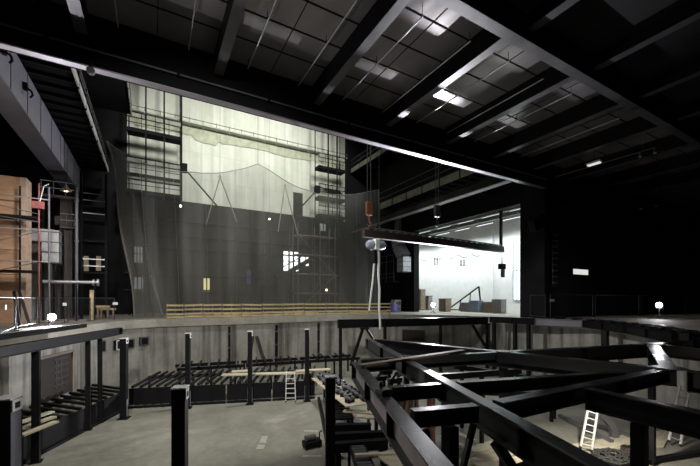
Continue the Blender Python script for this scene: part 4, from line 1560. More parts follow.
FW = V((SN, CS, 0))
b_ = at_z(586, 449.5, PZ + .13)
tp = at_d(593, 408.5, (b_.x * SN + b_.y * CS) + .3)
ladder(b_, tp, .46, 'aluminium ladder in the middle of the grid, its whole length in view', 6)
b_ = at_z(674.5, 443.5, PZ + .13)
tp = at_d(685, 387, (b_.x * SN + b_.y * CS) + .4)
ladder(b_, tp, .5, 'aluminium ladder near the right edge, partly hidden by the branching girder', 8)
b_ = V((7.36, 20.3, PZ + .05))
tp = at_d(290.5, 371, (b_.x * SN + b_.y * CS) + .12)
ladder(b_, tp, .6, 'small grey step ladder leaning on the back platforms across the pit', 6)

# ------------------------------------------------------------------ plank decks and clutter under the grid
def deck(pts, z, label, n=6, mat='pale_ply', th=.05, name='plank_deck'):
    """quad on plane z given by four pixels, laid with n boards as parts"""
    p = [at_z(x, y, z) for x, y in pts]
    t = thing(name, label, 'deck', (p[0] + p[2]) / 2)
    for k in range(n):
        u0, u1 = k / n + .004, (k + 1) / n - .004
        a0, a1 = p[0].lerp(p[3], u0), p[0].lerp(p[3], u1)
        c0, c1 = p[1].lerp(p[2], u0), p[1].lerp(p[2], u1)
        dz = V((0, 0, random.uniform(-.006, .006)))
        vs = [a0 + dz, c0 + dz, c1 + dz, a1 + dz]
        lo = [v - V((0, 0, th)) for v in vs]
        MB()._add(lo + vs, [(3, 2, 1, 0), (4, 5, 6, 7), (0, 1, 5, 4), (1, 2, 6, 5), (2, 3, 7, 6), (3, 0, 4, 7)]).build('board', mat, t)
    return t


deck(((538, 450), (640, 432), (672, 430), (664, 447)), PZ + .08, 'pale plank deck reaching right below the two tall ladders', 5, 'pale_ply', .06)
deck(((440, 470), (492, 441), (550, 454), (590, 500)), PZ + .07, 'pale plywood deck low in the grid below the diagonal girder', 5, 'pale_ply', .05)
# loose sheets stacked on the plywood deck
zs = PZ + .082
for i, (pp, lab) in enumerate(((((459, 450), (490, 440.5), (500, 445), (470, 456)), 'pale plywood sheet at the back of the low deck'), (((468, 459), (506, 446), (520, 452), (480, 467)), 'pale plywood sheet in the middle of the low deck'), (((473, 468), (518, 455), (530, 462), (486, 478)), 'pale plywood sheet nearest the camera on the low deck'))):
    z = zs + .04 + .09 * i
    p = [at_z(x, y, z) for x, y in pp]
    lo = [v - V((0, 0, .03 + (0 if i else 0))) for v in p]
    tag(MB()._add(lo + p, [(3, 2, 1, 0), (4, 5, 6, 7), (0, 1, 5, 4), (1, 2, 6, 5), (2, 3, 7, 6), (3, 0, 4, 7)]).build('plywood_sheet', 'pale_ply'), lab, 'plywood', 'loose plywood sheets')
# narrow boards left of the posts
for (a_, c_, lab) in (((440, 436), (470, 449), 'narrow pale board lying beside the raking-strut post'), ((455, 432), (475, 441), 'short pale board lying behind the raking-strut post')):
    p0, p1 = at_z(*a_, PZ + .25), at_z(*c_, PZ + .25)
    tag(MB().bar(p0, p1, .22, .06).build('plank', 'pale_ply'), lab, 'plank')
# heap of rope
c = at_z(613, 459, PZ + .1)
pts = []
for k in range(160):
    a_ = k * .55
    r_ = .25 + .5 * abs(math.sin(k * .37)) + .08 * math.sin(k * 1.9)
    pts.append(V((c.x + r_ * math.cos(a_) * 1.0, c.y + r_ * math.sin(a_) * .8, PZ + .14 + .22 * (1 - min(1, r_ / .85)) + .05 * math.sin(k * 2.3) + .04)))
tag(MB().tube(pts, .035, 6).build('rope_heap', 'dark_rope'), 'dark heap of cable lying on the planks before the left aluminium ladder', 'cable')
c = at_z(633, 452, PZ + .1)
pts = [V((c.x + .4 * math.cos(a_ * .5) * (1 - .01 * a_), c.y + .4 * math.sin(a_ * .5), PZ + .14 + .003 * a_)) for a_ in range(40)]
tag(MB().tube(pts, .03, 6).build('cable_coil', 'brown_steel'), 'small coil of cable beside the thick floor post', 'cable')
# curved channel standing on the floor behind the ladder
p0, p1 = at_z(617, 440, PZ), at_z(600, 430, PZ)
t = thing('curved_channel', 'grey curved steel channel standing like a quarter arch right of the left aluminium ladder', 'steel channel', p0)
pts_o, pts_i = [], []
rgt = V((CS, -SN, 0))
for k in range(13):
    a_ = math.pi / 2 * k / 12
    q = p0 + rgt * (-1.25 + 1.35 * math.cos(a_)) + V((0, 0, .1 + 1.25 * math.sin(a_)))
    pts_o.append(q)
    pts_i.append(p0 + rgt * (-1.25 + 1.08 * math.cos(a_)) + V((0, 0, .1 + 1.0 * math.sin(a_))))
MB().sheet([pts_o, pts_i]).sheet([[q + FW * .25 for q in pts_i], [q + FW * .25 for q in pts_o]]).build('side_plate', 'grey_steel', t)
MB().sheet([[q + FW * .25 for q in pts_o], pts_o]).build('outer_flange', 'alu', t)
MB().sheet([pts_i, [q + FW * .25 for q in pts_i]]).build('inner_flange', 'grey_steel', t)
for (x0, y0, x1, y1, lab) in ((560, 414, 612, 440, 'long low steel rail on the floor behind the left aluminium ladder'), (618, 430, 645, 440, 'short low steel rail right of the curved channel'), (600, 466, 712, 449, 'black low sill beam in front of the rope heap')):
    p0, p1 = at_z(x0, y0, PZ + .2), at_z(x1, y1, PZ + .2)
    tag(MB().bar(p0 - V((0, 0, .08)), p1 - V((0, 0, .08)), .18, .16).build('floor_rail', 'black_steel' if y0 > 450 else 'grey_steel'), lab, 'rail')
# dark sub-frames below the grid
for (x0, y0, d0, x1, y1, d1, lab) in ((438, 377, 14, 520, 371, 16, 'dark sub-frame rail low behind the diagonal girders'), (455, 366, 17, 560, 384, 18.5, 'dark raking rail under the long cross girder'), (478, 392, 17, 556, 396, 18, 'dark sub-frame rail seen under the bolted joint girders')):
    p0, p1 = at_d(x0, y0, d0), at_d(x1, y1, d1)
    t = thing('low_support', lab, 'steel support', (p0.x, p0.y, PZ))
    MB().bar(p0, p1, .2, .24).build('beam', 'black_steel', t)
    for q in (.06, .5, .94):
        c = p0.lerp(p1, q)
        MB().bar((c.x, c.y, PZ), (c.x, c.y, c.z - .12), .14, .14).build('leg', 'black_steel', t)
# machine parts lying inside the grid
random.seed(11)
for i, (x, y, lab) in enumerate(((380, 376, 'dark machine part inside the grid tip, nearest the pinkish-webbed girder'), (386, 370, 'dark machine part inside the grid tip with an upright lug'), (395, 378, 'dark machine part in the middle of the grid tip'), (402, 371, 'grey machine part at the back of the grid tip'), (411, 373, 'pale bundle in the corner of the grid tip'))):
    p = at_z(x, y, R(-3.4))
    t = thing('machine_part', lab, 'machine part', (p.x, p.y, PZ), 'machine parts inside the grid tip')
    m_ = 'label_white' if 'pale' in lab else 'grey_steel' if 'grey' in lab else 'black_steel'
    MB().box((p.x - .28, p.y - .16, p.z - .2), (p.x + .28, p.y + .16, p.z)).build('body', m_, t, .03)
    MB().tube([(p.x - .36, p.y, p.z - .08), (p.x + .36, p.y, p.z - .08)], .08, 10).build('shaft', 'grey_steel', t)
    MB().tube([(p.x - .1, p.y, p.z), (p.x + .12, p.y, p.z + .24)], .05, 8).build('lug', 'black_steel', t)
    for s in (-1, 1):
        MB().bar((p.x + .2 * s, p.y, PZ), (p.x + .2 * s, p.y, p.z - .2), .12, .12).build('leg', 'black_steel', t)
# red and pale drums between the grid girders
for (x, y, mat, lab) in ((431, 399, 'red_paint', 'red gas cylinder standing between the diagonal girders'), (410, 400, 'grey_timber', 'brown trestle standing beside the red cylinder'), (403.5, 402, 'grey_timber', 'second brown trestle nearer the pinkish-webbed girder')):
    p = at_z(x, y + 5, PZ)
    p = at_d(x, y, 13.4)
    t = thing('gas_cylinder' if mat == 'red_paint' else 'wooden_trestle', lab, 'cylinder' if mat == 'red_paint' else 'trestle', (p.x, p.y, PZ))
    h = p.z + .5 - PZ
    if mat == 'red_paint':
        MB().tube([(p.x, p.y, PZ), (p.x, p.y, PZ + h * .85), (p.x, p.y, PZ + h * .93), (p.x, p.y, PZ + h * .95)], [.16, .16, .09, .05], 14).build('body', mat, t)
        MB().tube([(p.x, p.y, PZ + h * .95), (p.x, p.y, PZ + h)], .035, 8).build('valve', 'galv', t)
    else:
        for s in (-1, 1):
            for e in (-1, 1):
                MB().bar((p.x + s * .3, p.y + e * .3, PZ), (p.x + s * .06, p.y + e * .3, PZ + h), .08, .08).build('leg', mat, t)
        MB().bar((p.x, p.y - .45, PZ + h - .05), (p.x, p.y + .45, PZ + h - .05), .12, .1).build('top_bar', mat, t)

# ------------------------------------------------------------------ track modules on the right side of the floor
def tdir():
    return (FL[3] - FL[2]).normalized()


td = tdir()
tn = V((-td.y, td.x, 0))            # towards the grid
if tn.x < 0:
    tn = -tn
T0 = V((9.35, 20.0, PZ))
up = V((0, 0, 1))
labs = ['beside the small ladder at the back corner', 'next to the heap of track blocks', 'in front of the heap of track blocks, behind three deep bars']
for k, (s0, s1) in enumerate(((0.2, 2.7), (2.85, 5.2), (5.35, 6.5))):
    a, b2 = T0 + td * s0 + tn * .1, T0 + td * s1 + tn * .1
    t = thing('track_module', 'low black track module ' + labs[k], 'track', (a + b2) / 2, 'track modules on the floor')
    for o_ in (0, .8):
        MB().bar(a + tn * o_ + up * .75, b2 + tn * o_ + up * .75, .12, .2).build('rail', 'black_steel', t)
        MB().bar(a + tn * o_ + up * .10, b2 + tn * o_ + up * .10, .14, .16).build('floor_rail', 'grey_steel', t)
    for j in range(5):
        c = a.lerp(b2, (j + .5) / 5)
        MB().bar(c - tn * .1 + up * .9, c + tn * .9 + up * .9, .12, .1).build('cross_bar', 'black_steel', t)
    for o_ in (0, .8):
        for q in (a + td * .1, b2 - td * .1):
            MB().bar(q + tn * o_ + up * .18, q + tn * o_ + up * .65, .1, .1).build('leg', 'black_steel', t)
# plywood strip with a heap of track blocks on it
a, b2 = at_z(323, 377.5, PZ + 1.35), at_z(361, 405, PZ + 1.35)
dd = (b2 - a).normalized()
nn = V((-dd.y, dd.x, 0))
if nn.x < 0:
    nn = -nn
t = thing('plywood_strip', 'pale plywood strip on trestle legs under the heap of track blocks', 'plywood', ((a + b2) / 2).xy.to_3d() + V((0, 0, PZ)))
MB().bar(a, b2, 1.5, .05).build('sheet', 'pale_ply', t)
for q in (.08, .5, .92):
    for s in ((-1, 1) if q < .9 else (1,)):
        c = a.lerp(b2, q) + nn * s * .6
        MB().bar((c.x, c.y, PZ + (.97 if q < .9 else 0)), (c.x, c.y, c.z - .03), .1, .1).build('leg', 'grey_timber', t)
random.seed(5)
n_ = 22
proto = None
for k in range(n_):
    c = a.lerp(b2, .04 + .92 * (k // 2) / 10.5) + nn * ((-.33 if k % 2 else .3) + random.uniform(-.08, .08)) + V((0, 0, .03))
    if proto is None:
        proto = thing('track_block', 'dark steel track block in the heap on the pale plywood strip', 'track block', (0, 0, 0), 'track blocks heaped on the plywood strip')
        MB().box((-.22, -.13, 0), (.22, .13, .16)).build('body', 'black_steel', proto, .02)
        MB().tube([(-.1, -.2, .2), (-.1, .2, .2)], .075, 10).tube([(.12, -.2, .2), (.12, .2, .2)], .075, 10).build('roller', 'grey_steel', proto)
        MB().box((-.04, -.06, .16), (.04, .06, .34)).build('lug', 'black_steel', proto)
        proto.location = c
        proto.rotation_euler = (0, 0, .5)
    else:
        copy_tree(proto, c, random.uniform(-.5, 1.6))
# deep bars across the track
for (x0, y0, x1, y1, lab) in ((334, 425, 371, 424, 'deep black bar across the track, farthest of three'), (333, 434, 386, 431.5, 'deep black bar across the track, middle of three'), (333, 443.5, 388, 439.5, 'deep black bar across the track, nearest of three')):
    zz = PZ + .95
    p0, p1 = at_z(x0, y0, zz), at_z(x1, y1, zz)
    t = thing('cross_beam', lab, 'beam', ((p0 + p1) / 2).xy.to_3d() + V((0, 0, PZ)), 'deep bars across the track')
    MB().bar(p0, p1, .26, .06).build('top_flange', 'black_steel', t)
    MB().bar(p0 - up * .2, p1 - up * .2, .05, .34).build('web', 'black_steel', t)
    for q in (.08, .92):
        c = p0.lerp(p1, q)
        MB().bar((c.x, c.y, PZ), (c.x, c.y, c.z - .38), .2, .2).build('leg', 'black_steel', t)
# boards near the deep bars
for (x0, y0, x1, y1, w, lab) in ((344, 410.5, 378, 413.5, .35, 'pale board lying behind the deep bars beside the pinkish-webbed girder'), (357, 416, 375, 417.5, .4, 'short pale board lying next to the longer one behind the deep bars'), (355, 455, 402, 453, .16, 'pale timber batten lying before the roller track')):
    zz = PZ + 1.0
    p0, p1 = at_z(x0, y0, zz), at_z(x1, y1, zz)
    tag(MB().bar(p0, p1, w, .07).build('plank', 'pale_ply'), lab, 'plank')
p0, p1 = at_z(384, 452, PZ + .95), at_z(420, 478, PZ + .95)
tag(MB().bar(p0, p1, .8, .05).build('plywood_sheet', 'pale_ply'), 'pale plywood sheet under the pinkish-webbed girder at the bottom edge', 'plywood')
# roller track
p0, p1 = at_z(356, 444, PZ + .8), at_z(370, 480, PZ + .8)
t = thing('roller_track', 'grey roller track running out at the bottom edge beside the foreground post', 'roller track', ((p0 + p1) / 2).xy.to_3d() + V((0, 0, PZ)))
dd = (p1 - p0).normalized()
nn = V((-dd.y, dd.x, 0))
for s in (-1, 1):
    MB().bar(p0 + nn * s * .28, p1 + nn * s * .28, .06, .16).build('side_rail', 'black_steel', t)
L_ = (p1 - p0).length
for k in range(int(L_ / .22)):
    c = p0 + dd * (.1 + .22 * k)
    MB().tube([c - nn * .25, c + nn * .25], .085, 10).build('roller', 'grey_steel', t)
for q in (.05, .95):
    for s in (-1, 1):
        c = p0.lerp(p1, q) + nn * s * .28
        MB().bar((c.x, c.y, PZ), (c.x, c.y, c.z - .08), .08, .08).build('leg', 'black_steel', t)
# edge rail of the floor with black pump
p0, p1 = T0 + td * .2 - tn * .25 + up * .1, T0 + td * 7.2 - tn * .25 + up * .1
tag(MB().bar(p0, p1, .16, .2).build('floor_rail', 'black_steel'), 'black low rail along the track side of the bare floor', 'rail')
c = at_z(312, 447, PZ)
t = thing('hydraulic_pump', 'black hydraulic pump unit on the bare floor beside the track', 'pump', c)
MB().box((c.x - .38, c.y - .22, PZ + .06), (c.x + .38, c.y + .22, PZ + .3)).build('tank', 'black_steel', t, .03)
MB().tube([(c.x - .3, c.y, PZ + .42), (c.x + .15, c.y, PZ + .42)], .13, 12).build('motor', 'grey_steel', t)
MB().tube([(c.x + .3, c.y - .1, PZ + .3), (c.x + .3, c.y - .1, PZ + .6), (c.x + .42, c.y - .1, PZ + .66)], .03).build('handle', 'black_steel', t)
q = MB()
for sx in (-1, 1):
    for sy in (-1, 1):
        q.box((c.x + sx * .3 - .05, c.y + sy * .16 - .05, PZ), (c.x + sx * .3 + .05, c.y + sy * .16 + .05, PZ + .06))
q.build('skid', 'rubber', t)
# pale painted floor marks
for pp, wh in zip(([(262, 436), (268, 436), (266, 443), (259, 443)], [(258, 444.5), (265.5, 444.5), (263.5, 449), (256, 449)], [(305, 430), (318, 430), (318, 431.8), (303, 431.8)], [(303, 455), (322, 455), (321, 456.8), (302, 456.8)]), ('farther of the square pair', 'nearer of the square pair', 'farther strip by the track', 'nearer strip by the pump')):
    p = [at_z(x, y, PZ + .004) for x, y in pp]
    o = MB()._add([v - V((0, 0, .003)) for v in p] + p, [(3, 2, 1, 0), (4, 5, 6, 7), (0, 1, 5, 4), (1, 2, 6, 5), (2, 3, 7, 6), (3, 0, 4, 7)]).build('floor_marking', simple('floor_mark', (.36, .35, .30), .8, 0, .2, 6))
    struct(o, 'pale worn paint mark on the pit floor ' + wh, 'marking')

# ================================================================== LEFT: plywood tower, scaffold, balcony
YT = 30.5
pr, pt = at_Y(20, 300, YT), at_Y(15, 176.5, YT)
t = thing('plywood_tower', 'tall orange plywood clad tower of stacked sheets at the left edge', 'hoarding', (pr.x - 2.2, YT + .6, 0))
hh = pt.z / 6
for k in range(6):
    MB().box((pr.x - 4.6, YT, .02 + k * hh), (pr.x, YT + 1.2, (k + 1) * hh - .02)).build('sheet', 'orange_ply', t)
MB().box((pr.x, YT - .02, 0), (pr.x + .3, YT + 1.2, pt.z)).build('corner_post', simple('pale_corner', (.42, .30, .22), .7), t)
# scaffold in front of the tower
YS2 = 28.6
t = thing('tube_scaffold', 'scaffold with red uprights and pale ledgers in front of the plywood tower', 'scaffold', (at_Y(20, 300, YS2).x, YS2, 0))
for (x, y0, mat) in ((39, 183, 'red_paint'), (49, 187, 'grey_steel'), (20, 186, 'beam_black'), (-6, 186, 'red_paint')):
    p = at_Y(x, y0, YS2)
    MB().tube([(p.x, YS2, 0), (p.x, YS2, p.z)], .05, 8).build('standard', mat, t)
pa, pb = at_Y(-12, 300, YS2), at_Y(49, 300, YS2)
for y in (197, 229, 261):
    z = at_Y(20, y, YS2).z
    MB().tube([(pa.x, YS2 - .06, z), (pb.x, YS2 - .06, z)], .04, 8).build('ledger', 'galv', t)
for y in (216, 271):
    z = at_Y(20, y, YS2).z
    MB().box((pa.x, YS2, z - .06), (at_Y(37, 300, YS2).x, YS2 + 1.2, z + .06)).build('boards', 'beam_black', t)
for (x0, y0, x1, y1) in ((0, 205, 38, 214), (0, 240, 38, 232), (0, 270, 39, 262), (0, 216, 38, 222)):
    MB().tube([at_Y(x0, y0, YS2 - .12), at_Y(x1, y1, YS2 - .12)], .028, 8).build('brace', 'grey_steel', t)
pq = at_Y(44, 186, YS2)
MB().tube([at_Y(39, 204, YS2 - .1), at_Y(44, 186, YS2 - .1), at_Y(49, 184, YS2 - .1)], .03).build('bracket', 'galv', t)
p = at_Y(38, 205, YS2 - .2)
MB().box((p.x - .3, YS2 - .3, p.z - .22), (p.x + .3, YS2 - .07, p.z + .22)).build('junction_box', 'red_paint', t, .02)

# silver duct behind the scaffold
YD = 33.0
t = thing('air_duct', 'silver-blue air duct bending down behind the red scaffold upright', 'duct', at_Y(52, 262, YD))
MB().bar(at_Y(28, 235, YD), at_Y(56, 237, YD), .9, .9).build('duct_section', 'galv', t)
MB().bar(at_Y(52, 231, YD), at_Y(52, 263, YD), .95, .95, (0, 1, 0)).build('duct_section', 'galv', t)
q = MB()
for y in (233, 243, 253, 263):
    c = at_Y(52, y, YD)
    q.box((c.x - .52, YD - .52, c.z - .04), (c.x + .52, YD + .52, c.z + .04))
q.build('flange_ring', 'grey_steel', t)
MB().tube([at_Y(54, 263, YD), (at_Y(54, 263, YD).x, YD, 0.0)], .08).build('support', 'beam_black', t)
# horizontal pipe with valve
YPp = 31.5
a, b2 = at_Y(43, 281.5, YPp), at_Y(97, 282.5, YPp)
t = thing('service_pipe', 'pale horizontal service pipe with a flanged end over the left fence', 'pipe', (b2.x, YPp, 0))
MB().tube([a, b2], .12, 10).build('pipe', 'galv', t)
MB().tube([b2, b2 + V((.12, 0, 0))], .26, 12).tube([b2 + V((-.25, 0, 0)), b2 + V((-.15, 0, 0))], .24, 12).build('flange', 'galv', t)
for q in (.15, .6, .95):
    c = a.lerp(b2, q)
    MB().tube([(c.x, YPp + .05, 0), (c.x, YPp + .05, c.z - .1)], .04).build('support', 'beam_black', t)
# tan post and bits of timber
p = at_Y(92, 290, 32.3)
t = thing('wooden_post', 'tan wooden post standing behind the left fence under the pipe end', 'post', (p.x, 32.3, 0))
MB().box((p.x - .13, 32.2, .03), (p.x + .13, 32.46, p.z)).build('shaft', simple('tan_wood', (.62, .48, .30), .6), t, .01)
MB().box((p.x - .3, 32.0, 0), (p.x + .3, 32.6, .03)).build('foot', 'grey_steel', t)
for i, (x0, x1, y, lab) in enumerate(((96, 110, 306.5, 'pale timber stub bundle stacked above the rim near the tan post, upper one'), (99, 116, 309, 'pale timber stub bundle stacked above the rim near the tan post, lower one'))):
    p0, p1 = at_Y(x0, y, 33.0 + i * .6), at_Y(x1, y, 33.0 + i * .6)
    t = thing('timber_bundle', lab, 'timber', ((p0.x + p1.x) / 2, p0.y, 0))
    MB().bar(p0, p1, .22, .16).build('timber', 'timber', t)
    for q in (.15, .85):
        c = p0.lerp(p1, q)
        MB().box((c.x - .06, c.y - .2, 0), (c.x + .06, c.y + .2, c.z - .08)).build('trestle_leg', 'grey_timber', t)
# leaning boards by the left floodlight
for (x0, y0, x1, y1, lab) in ((14, 291, 20, 328, 'grey board leaning steeply near the left floodlight, nearer the photo edge'), (19, 290, 30, 326, 'grey board leaning near the left floodlight, nearer the lamp')):
    p1 = at_z(x1, y1, .03)
    dd = p1.x * SN + p1.y * CS
    p0 = at_d(x0, y0, dd + .4)
    tag(MB().bar(p0, p1, .18, .04, FW).build('leaning_board', 'brown_steel'), lab, 'board')
# black steel balcony tower with white railing
YBk = 34.5
xa, xb = at_Y(81, 300, YBk).x, at_Y(106, 300, YBk).x
t = thing('steel_balcony', 'black steel balcony tower with pale railings left of the net', 'balcony', ((xa + xb) / 2, YBk + .8, 0))
for X in (xa, xb):
    MB().box((X - .09, YBk, 0), (X + .09, YBk + .18, at_Y(90, 172, YBk).z)).build('post', 'beam_black', t)
for (y, rail_) in ((206, True), (219, True), (240, False), (272, True)):
    z = at_Y(90, y, YBk).z
    d = MB().box((xa, YBk + .19, z - .12), (xb, YBk + 1.8, z + .04)).build('platform', 'beam_black', t)
    if rail_:
        q = MB()
        for dz in (.5, 1.05):
            q.bar((xa, YBk + .22, z + dz), (xb, YBk + .22, z + dz), .05, .07)
        q.build('railing', 'galv', d)
for x in (85.5, 98):
    p = at_Y(x, 265, YBk)
    MB().box((p.x - .16, YBk + .3, p.z - .45), (p.x + .16, YBk + .36, p.z + .75)).build('door_panel', 'cardboard', t)
# upper service platforms and pipes over the duct
for (x0, x1, y, Y, lab) in ((40, 78, 193, 33.6, 'dark service platform with pale railing above the silver-blue duct'), (60, 78, 226, 35.2, 'small brown service platform between duct and balcony tower')):
    a, b2 = at_Y(x0, y, Y), at_Y(x1, y, Y)
    t = thing('service_platform', lab, 'platform', ((a.x + b2.x) / 2, Y, 0))
    MB().box((a.x, Y, a.z - .15), (b2.x, Y + .45, a.z)).build('deck', 'brown_steel', t)
    for dz in (.5, 1.0):
        MB().tube([(a.x, Y + .03, a.z + dz), (b2.x, Y + .03, a.z + dz)], .03).build('rail', 'galv', t)
    for k in range(4):
        X = a.x + .05 + (b2.x - a.x - .1) * k / 3
        MB().tube([(X, Y + .03, a.z), (X, Y + .03, a.z + 1.0)], .03).build('post', 'grey_steel', t)
    for X in (a.x + .1, b2.x - .1):
        MB().box((X - .06, Y + .3, 0), (X + .06, Y + .42, a.z - .15)).build('leg', 'beam_black', t)
for (x, y0, Y, mat, lab) in ((76.5, 188, 32.6, 'grey_steel', 'grey vertical drain pipe left of the black balcony tower'),):
    a = at_Y(x, y0, Y)
    t = thing('vertical_pipe', lab, 'pipe', (a.x, Y, 0))
    MB().tube([(a.x, Y, 0), (a.x, Y, a.z)], .10, 10).build('pipe', mat, t)
    for k in (.3, .6, .9):
        MB().tube([(a.x, Y, a.z * k - .06), (a.x, Y, a.z * k + .06)], .15, 10).build('coupling', mat, t)
# dim-lit hallway partition behind
struct(MB().box((at_Y(22, 300, 38).x, 38, 0), (at_Y(60, 300, 38).x, 38.2, R(4.6))).build('wall_partition', 'grey_board'), 'grey partition wall behind the scaffold and duct', 'wall')
YK = 36.0
a, b2 = at_Y(60, 240, YK), at_Y(72, 200, YK)
t = thing('steel_column', 'dark brown steel column between duct and balcony tower', 'column', ((a.x + b2.x) / 2, YK, 0))
MB().box((a.x, YK, 0), (b2.x, YK + .5, b2.z)).build('shaft', 'brown_steel', t)
MB().box((a.x - .3, YK - .2, a.z + 1.2), (b2.x + .4, YK + .7, a.z + 1.9)).build('bracket', 'brown_steel', t)
p = at_Y(66, 191, YK - .5)
t = thing('pendant_lamp', 'small warm shaded lamp above the brown column', 'lamp', p)
MB().tube([p, p + V((0, 0, .3)), p + V((0, 0, .5))], [.4, .14, .05], 12).build('shade', simple('lamp_shade', (.5, .4, .25), .5), t)
MB().tube([p + V((0, 0, -.04)), p + V((0, 0, .06))], .12, 10).build('bulb', 'warm_bulb', t)
MB().tube([p + V((0, 0, .5)), V((p.x, p.y, R(9.8)))], .02).build('cord', 'beam_black', t)

# ================================================================== RIGHT: lit sign, wall lamps, cables on the portal wall
c = at_Y(580.5, 272, YL - .08)
t = thing('lit_sign', 'small white lit sign with two panes on the black portal wall', 'sign', c)
w_, h_ = at_Y(588, 272, YL - .08).x - at_Y(573, 272, YL - .08).x, 5.2 / 349 * (c.x * SN + c.y * CS)
MB().box((c.x - w_ / 2 - .05, YL - .1, c.z - h_ / 2 - .04), (c.x + w_ / 2 + .05, YL - .005, c.z + h_ / 2 + .04)).build('housing', 'beam_black', t)
for s in (-1, 1):
    MB().box((c.x + (s - 1) * w_ / 4 + .02, YL - .115, c.z - h_ / 2), (c.x + (s + 1) * w_ / 4 - .02, YL - .1005, c.z + h_ / 2)).build('pane', 'sign_glow', t)
for (x, y, lab) in ((641, 210, 'tiny grey wall lamp on the black portal wall, nearest the lit sign'), (656.5, 207, 'tiny grey wall lamp on the black portal wall, above the right floodlight'), (681.5, 203, 'tiny grey wall lamp on the black portal wall, nearest the right edge')):
    c = at_Y(x, y, YL - .12)
    t = thing('wall_lamp', lab, 'lamp', c, 'small lamps on the portal wall')
    MB().box((c.x - .12, YL - .2, c.z - .16), (c.x + .12, YL - .005, c.z + .02)).build('housing', 'grey_steel', t)
    MB().box((c.x - .1, YL - .215, c.z + .05), (c.x + .1, YL - .005, c.z + .2)).build('cover', 'alu', t)
for (x, y0, y1, lab) in ((655, 212, 297, 'dark cable dropping down the portal wall, left of the pair above the floodlight'), (664, 210, 297, 'dark cable dropping down the portal wall, right of the pair above the floodlight')):
    a, b2 = at_Y(x, y0, YL - .05), at_Y(x, y1, YL - .05)
    tag(MB().tube([a, b2], .03, 6).build('wall_cable', 'grey_steel'), lab, 'cable')
# sloping dark stair girder on the portal wall
a, b2 = at_Y(532, 226, YL - .5), at_Y(646, 168, YL - .5)
tag(MB().bar(a, b2, .5, .9).build('sloping_beam', 'black_steel'), 'dark sloping beam rising along the black portal wall', 'beam')
# louvred panel at the jamb
a, b2 = at_Y(531, 228, YL - .1), at_Y(535, 285, YL - .1)
t = thing('cable_rack', 'dark upright cable rack on the jamb beside the bright opening', 'rack', (a.x, YL - .1, b2.z))
MB().box((XR + .9, YL - .14, b2.z), (XR + 1.5, YL - .01, a.z)).build('back_plate', 'black_steel', t)
q = MB()
for k in range(9):
    z = b2.z + (a.z - b2.z) * (k + .5) / 9
    q.box((XR + .85, YL - .2, z - .06), (XR + 1.55, YL - .141, z + .06))
q.build('bar', 'grey_steel', t)
# lamps under the soffit at the far right
a, b2 = at_z(555, 177, R(9.8)), at_z(655, 147.5, R(9.8))
t = thing('lighting_rail', 'thin rail with two small spots under the far right soffit', 'rail', (a + b2) / 2)
MB().tube([a, b2], .035).build('rail', 'grey_steel', t)
for (x, y) in ((640, 151.5), (655, 147.5)):
    c = at_z(x, y, R(9.8))
    h = MB().tube([c + V((0, 0, -.05)), c + V((0, 0, -.35))], [.06, .1], 10).build('spot_head', 'grey_steel', t)
    MB().tube([c + V((0, 0, -.351)), c + V((0, 0, -.37))], .08, 10).build('lens', 'alu', h)
for k in (.1, .5, .9):
    c = a.lerp(b2, k)
    MB().tube([c, (c.x, c.y, ZP)], .015, 6).build('hanger', 'grey_steel', t)
a = at_z(594, 163.5, R(9.75))
t = thing('ceiling_lamp', 'small double tube lamp with white reflector under the far right soffit', 'lamp', a)
MB().box((a.x - .18, a.y - .45, a.z), (a.x + .18, a.y + .45, a.z + .12)).build('housing', 'label_white', t)
for s in (-1, 1):
    MB().tube([(a.x + s * .1, a.y - .4, a.z - .05), (a.x + s * .1, a.y + .4, a.z - .05)], .045, 8).build('tube', 'sign_glow', t)
MB().tube([(a.x, a.y, a.z + .12), (a.x, a.y, ZP)], .02).build('hanger', 'beam_black', t)
# knob lamp on the lintel's flange
c = at_Y(91, 70, YL - .13)
t = thing('flange_clamp', 'round clamp hanging on the lit edge of the long girder', 'clamp', c)
MB().tube([(c.x, c.y - .12, c.z - .06), (c.x, c.y + .04, c.z - .06)], .14, 12).build('disc', 'grey_steel', t)
MB().box((c.x - .06, c.y - .1, c.z), (c.x + .06, c.y + .0, c.z + .3)).build('jaw', 'beam_black', t)

# clutter along the back right rim: purple tarpaulin, white box
c = at_z(396, 306, .0) if False else at_Y(397, 300, 35.5)
t = thing('equipment_box', 'white equipment box on the slab right of the pale hanging hose', 'box', (c.x, 35.5, 0))
MB().box((c.x - .5, 35.3, .08), (c.x + .5, 36.1, 1.5)).build('body', 'label_white', t, .03)
MB().box((c.x - .35, 35.28, .9), (c.x + .35, 35.299, 1.3)).build('front_panel', 'grey_board', t)
for s in (-1, 1):
    MB().box((c.x + s * .35 - .06, 35.35, 0), (c.x + s * .35 + .06, 36.05, .08)).build('skid', 'timber', t)
c = at_Y(393.5, 300, 34.6)
t = thing('tarpaulin_bundle', 'violet tarpaulin bundle beside the white equipment box', 'tarpaulin', (c.x, 34.6, 0))
random.seed(3)
rows = []
for j in range(7):
    v = j / 6
    rr = .75 * (1 - v ** 2.2) + .02
    rows.append([V((c.x + rr * (1 + .18 * math.sin(5 * a_ + j)) * math.cos(a_), 34.6 + rr * .8 * (1 + .15 * math.sin(3 * a_ + j)) * math.sin(a_), 1.15 * v)) for a_ in [2 * math.pi * k / 18 for k in range(19)]])
MB().sheet(rows).build('sheet', 'purple_tarp', t)

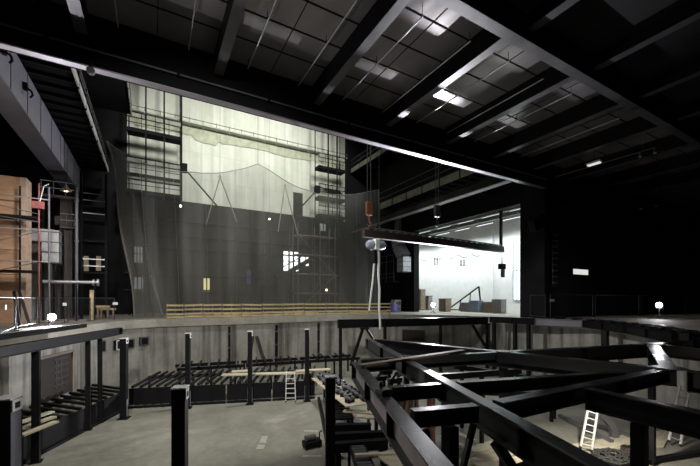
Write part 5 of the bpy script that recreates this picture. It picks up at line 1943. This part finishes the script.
# ================================================================== LIGHT
def light(kind, loc, target, energy, size, color=(1, 1, 1), spot=None, blend=.4, name='unseen_light'):
    L = bpy.data.lights.new(name, kind)
    L.energy = energy
    L.color = color
    if kind == 'AREA':
        L.shape = 'RECTANGLE'
        L.size, L.size_y = size if isinstance(size, tuple) else (size, size)
    else:
        L.shadow_soft_size = size
    if spot:
        L.spot_size, L.spot_blend = math.radians(spot), blend
    o = bpy.data.objects.new(name, L)
    col.objects.link(o)
    o.location = loc
    d = V(target) - V(loc)
    o.rotation_euler = d.to_track_quat('-Z', 'Y').to_euler()
    return o


# work lights high in the stage tower: on the cream wall, and down into the pit
light('SPOT', (3, 24, 25), (7, 44, 15.5), 14500, 1.2, (.99, 1, .94), 76, .6)
light('SPOT', (15, 24, 25), (15, 44, 15.5), 14500, 1.2, (.99, 1, .94), 76, .6)
light('SPOT', (12, 21, 25), (7, 26, -4), 13000, .6, (1, .98, .88), 70, .7)
light('SPOT', (3, 15.2, 9.8), (3, 14, -5), 2200, .3, (1, .98, .92), 120, .8)  # added unseen downlight at lintel height, for pit posts and girder tops
# side stage
for y in (21.5, 27, 32.5, 38, 43.5):
    light('SPOT', (34, y, R(8.9)), (34.6, y, 0), 1900, .25, (.88, .98, 1), 160, .5, 'tube_light_beam')
# unseen lamp added under the grid to light the plank deck
light('SPOT', (13.5, 6.2, -1.0), (14.5, 6.4, -5), 1500, .12, (1, .94, .82), 115, .5)
light('SPOT', (-3.4, 20, 11.5), (27, 14, -2.5), 12000, .3, (1, .97, .92), 34, .6)  # added unseen spot at gallery height, brightens the right pit wall
light('POINT', (8.2, 5.2, -2.7), (0, 0, 0), 95, .12, (1, .94, .82))  # added unseen fill under the grid, over the plywood sheets
# unseen fill spot added on the auditorium side, lights the pit
light('SPOT', (-3, 2.0, 10.5), (7, 29, -2.0), 13000, .4, (1, .97, .90), 62, .8)
# unseen spots added to brighten the plywood tower
light('SPOT', (-2.5, 24, 9.0), (-7.0, 34, 4.0), 1800, .3, (1, .97, .93), 60, .6)
light('SPOT', (-4.5, 21.5, 7.5), (-9.5, 32, 4.5), 1600, .3, (1, .95, .88), 75, .6)

w = bpy.data.worlds.new('world')
scene.world = w
w.use_nodes = True
w.node_tree.nodes['Background'].inputs['Color'].default_value = (.6, .62, .7, 1)
w.node_tree.nodes['Background'].inputs['Strength'].default_value = .004
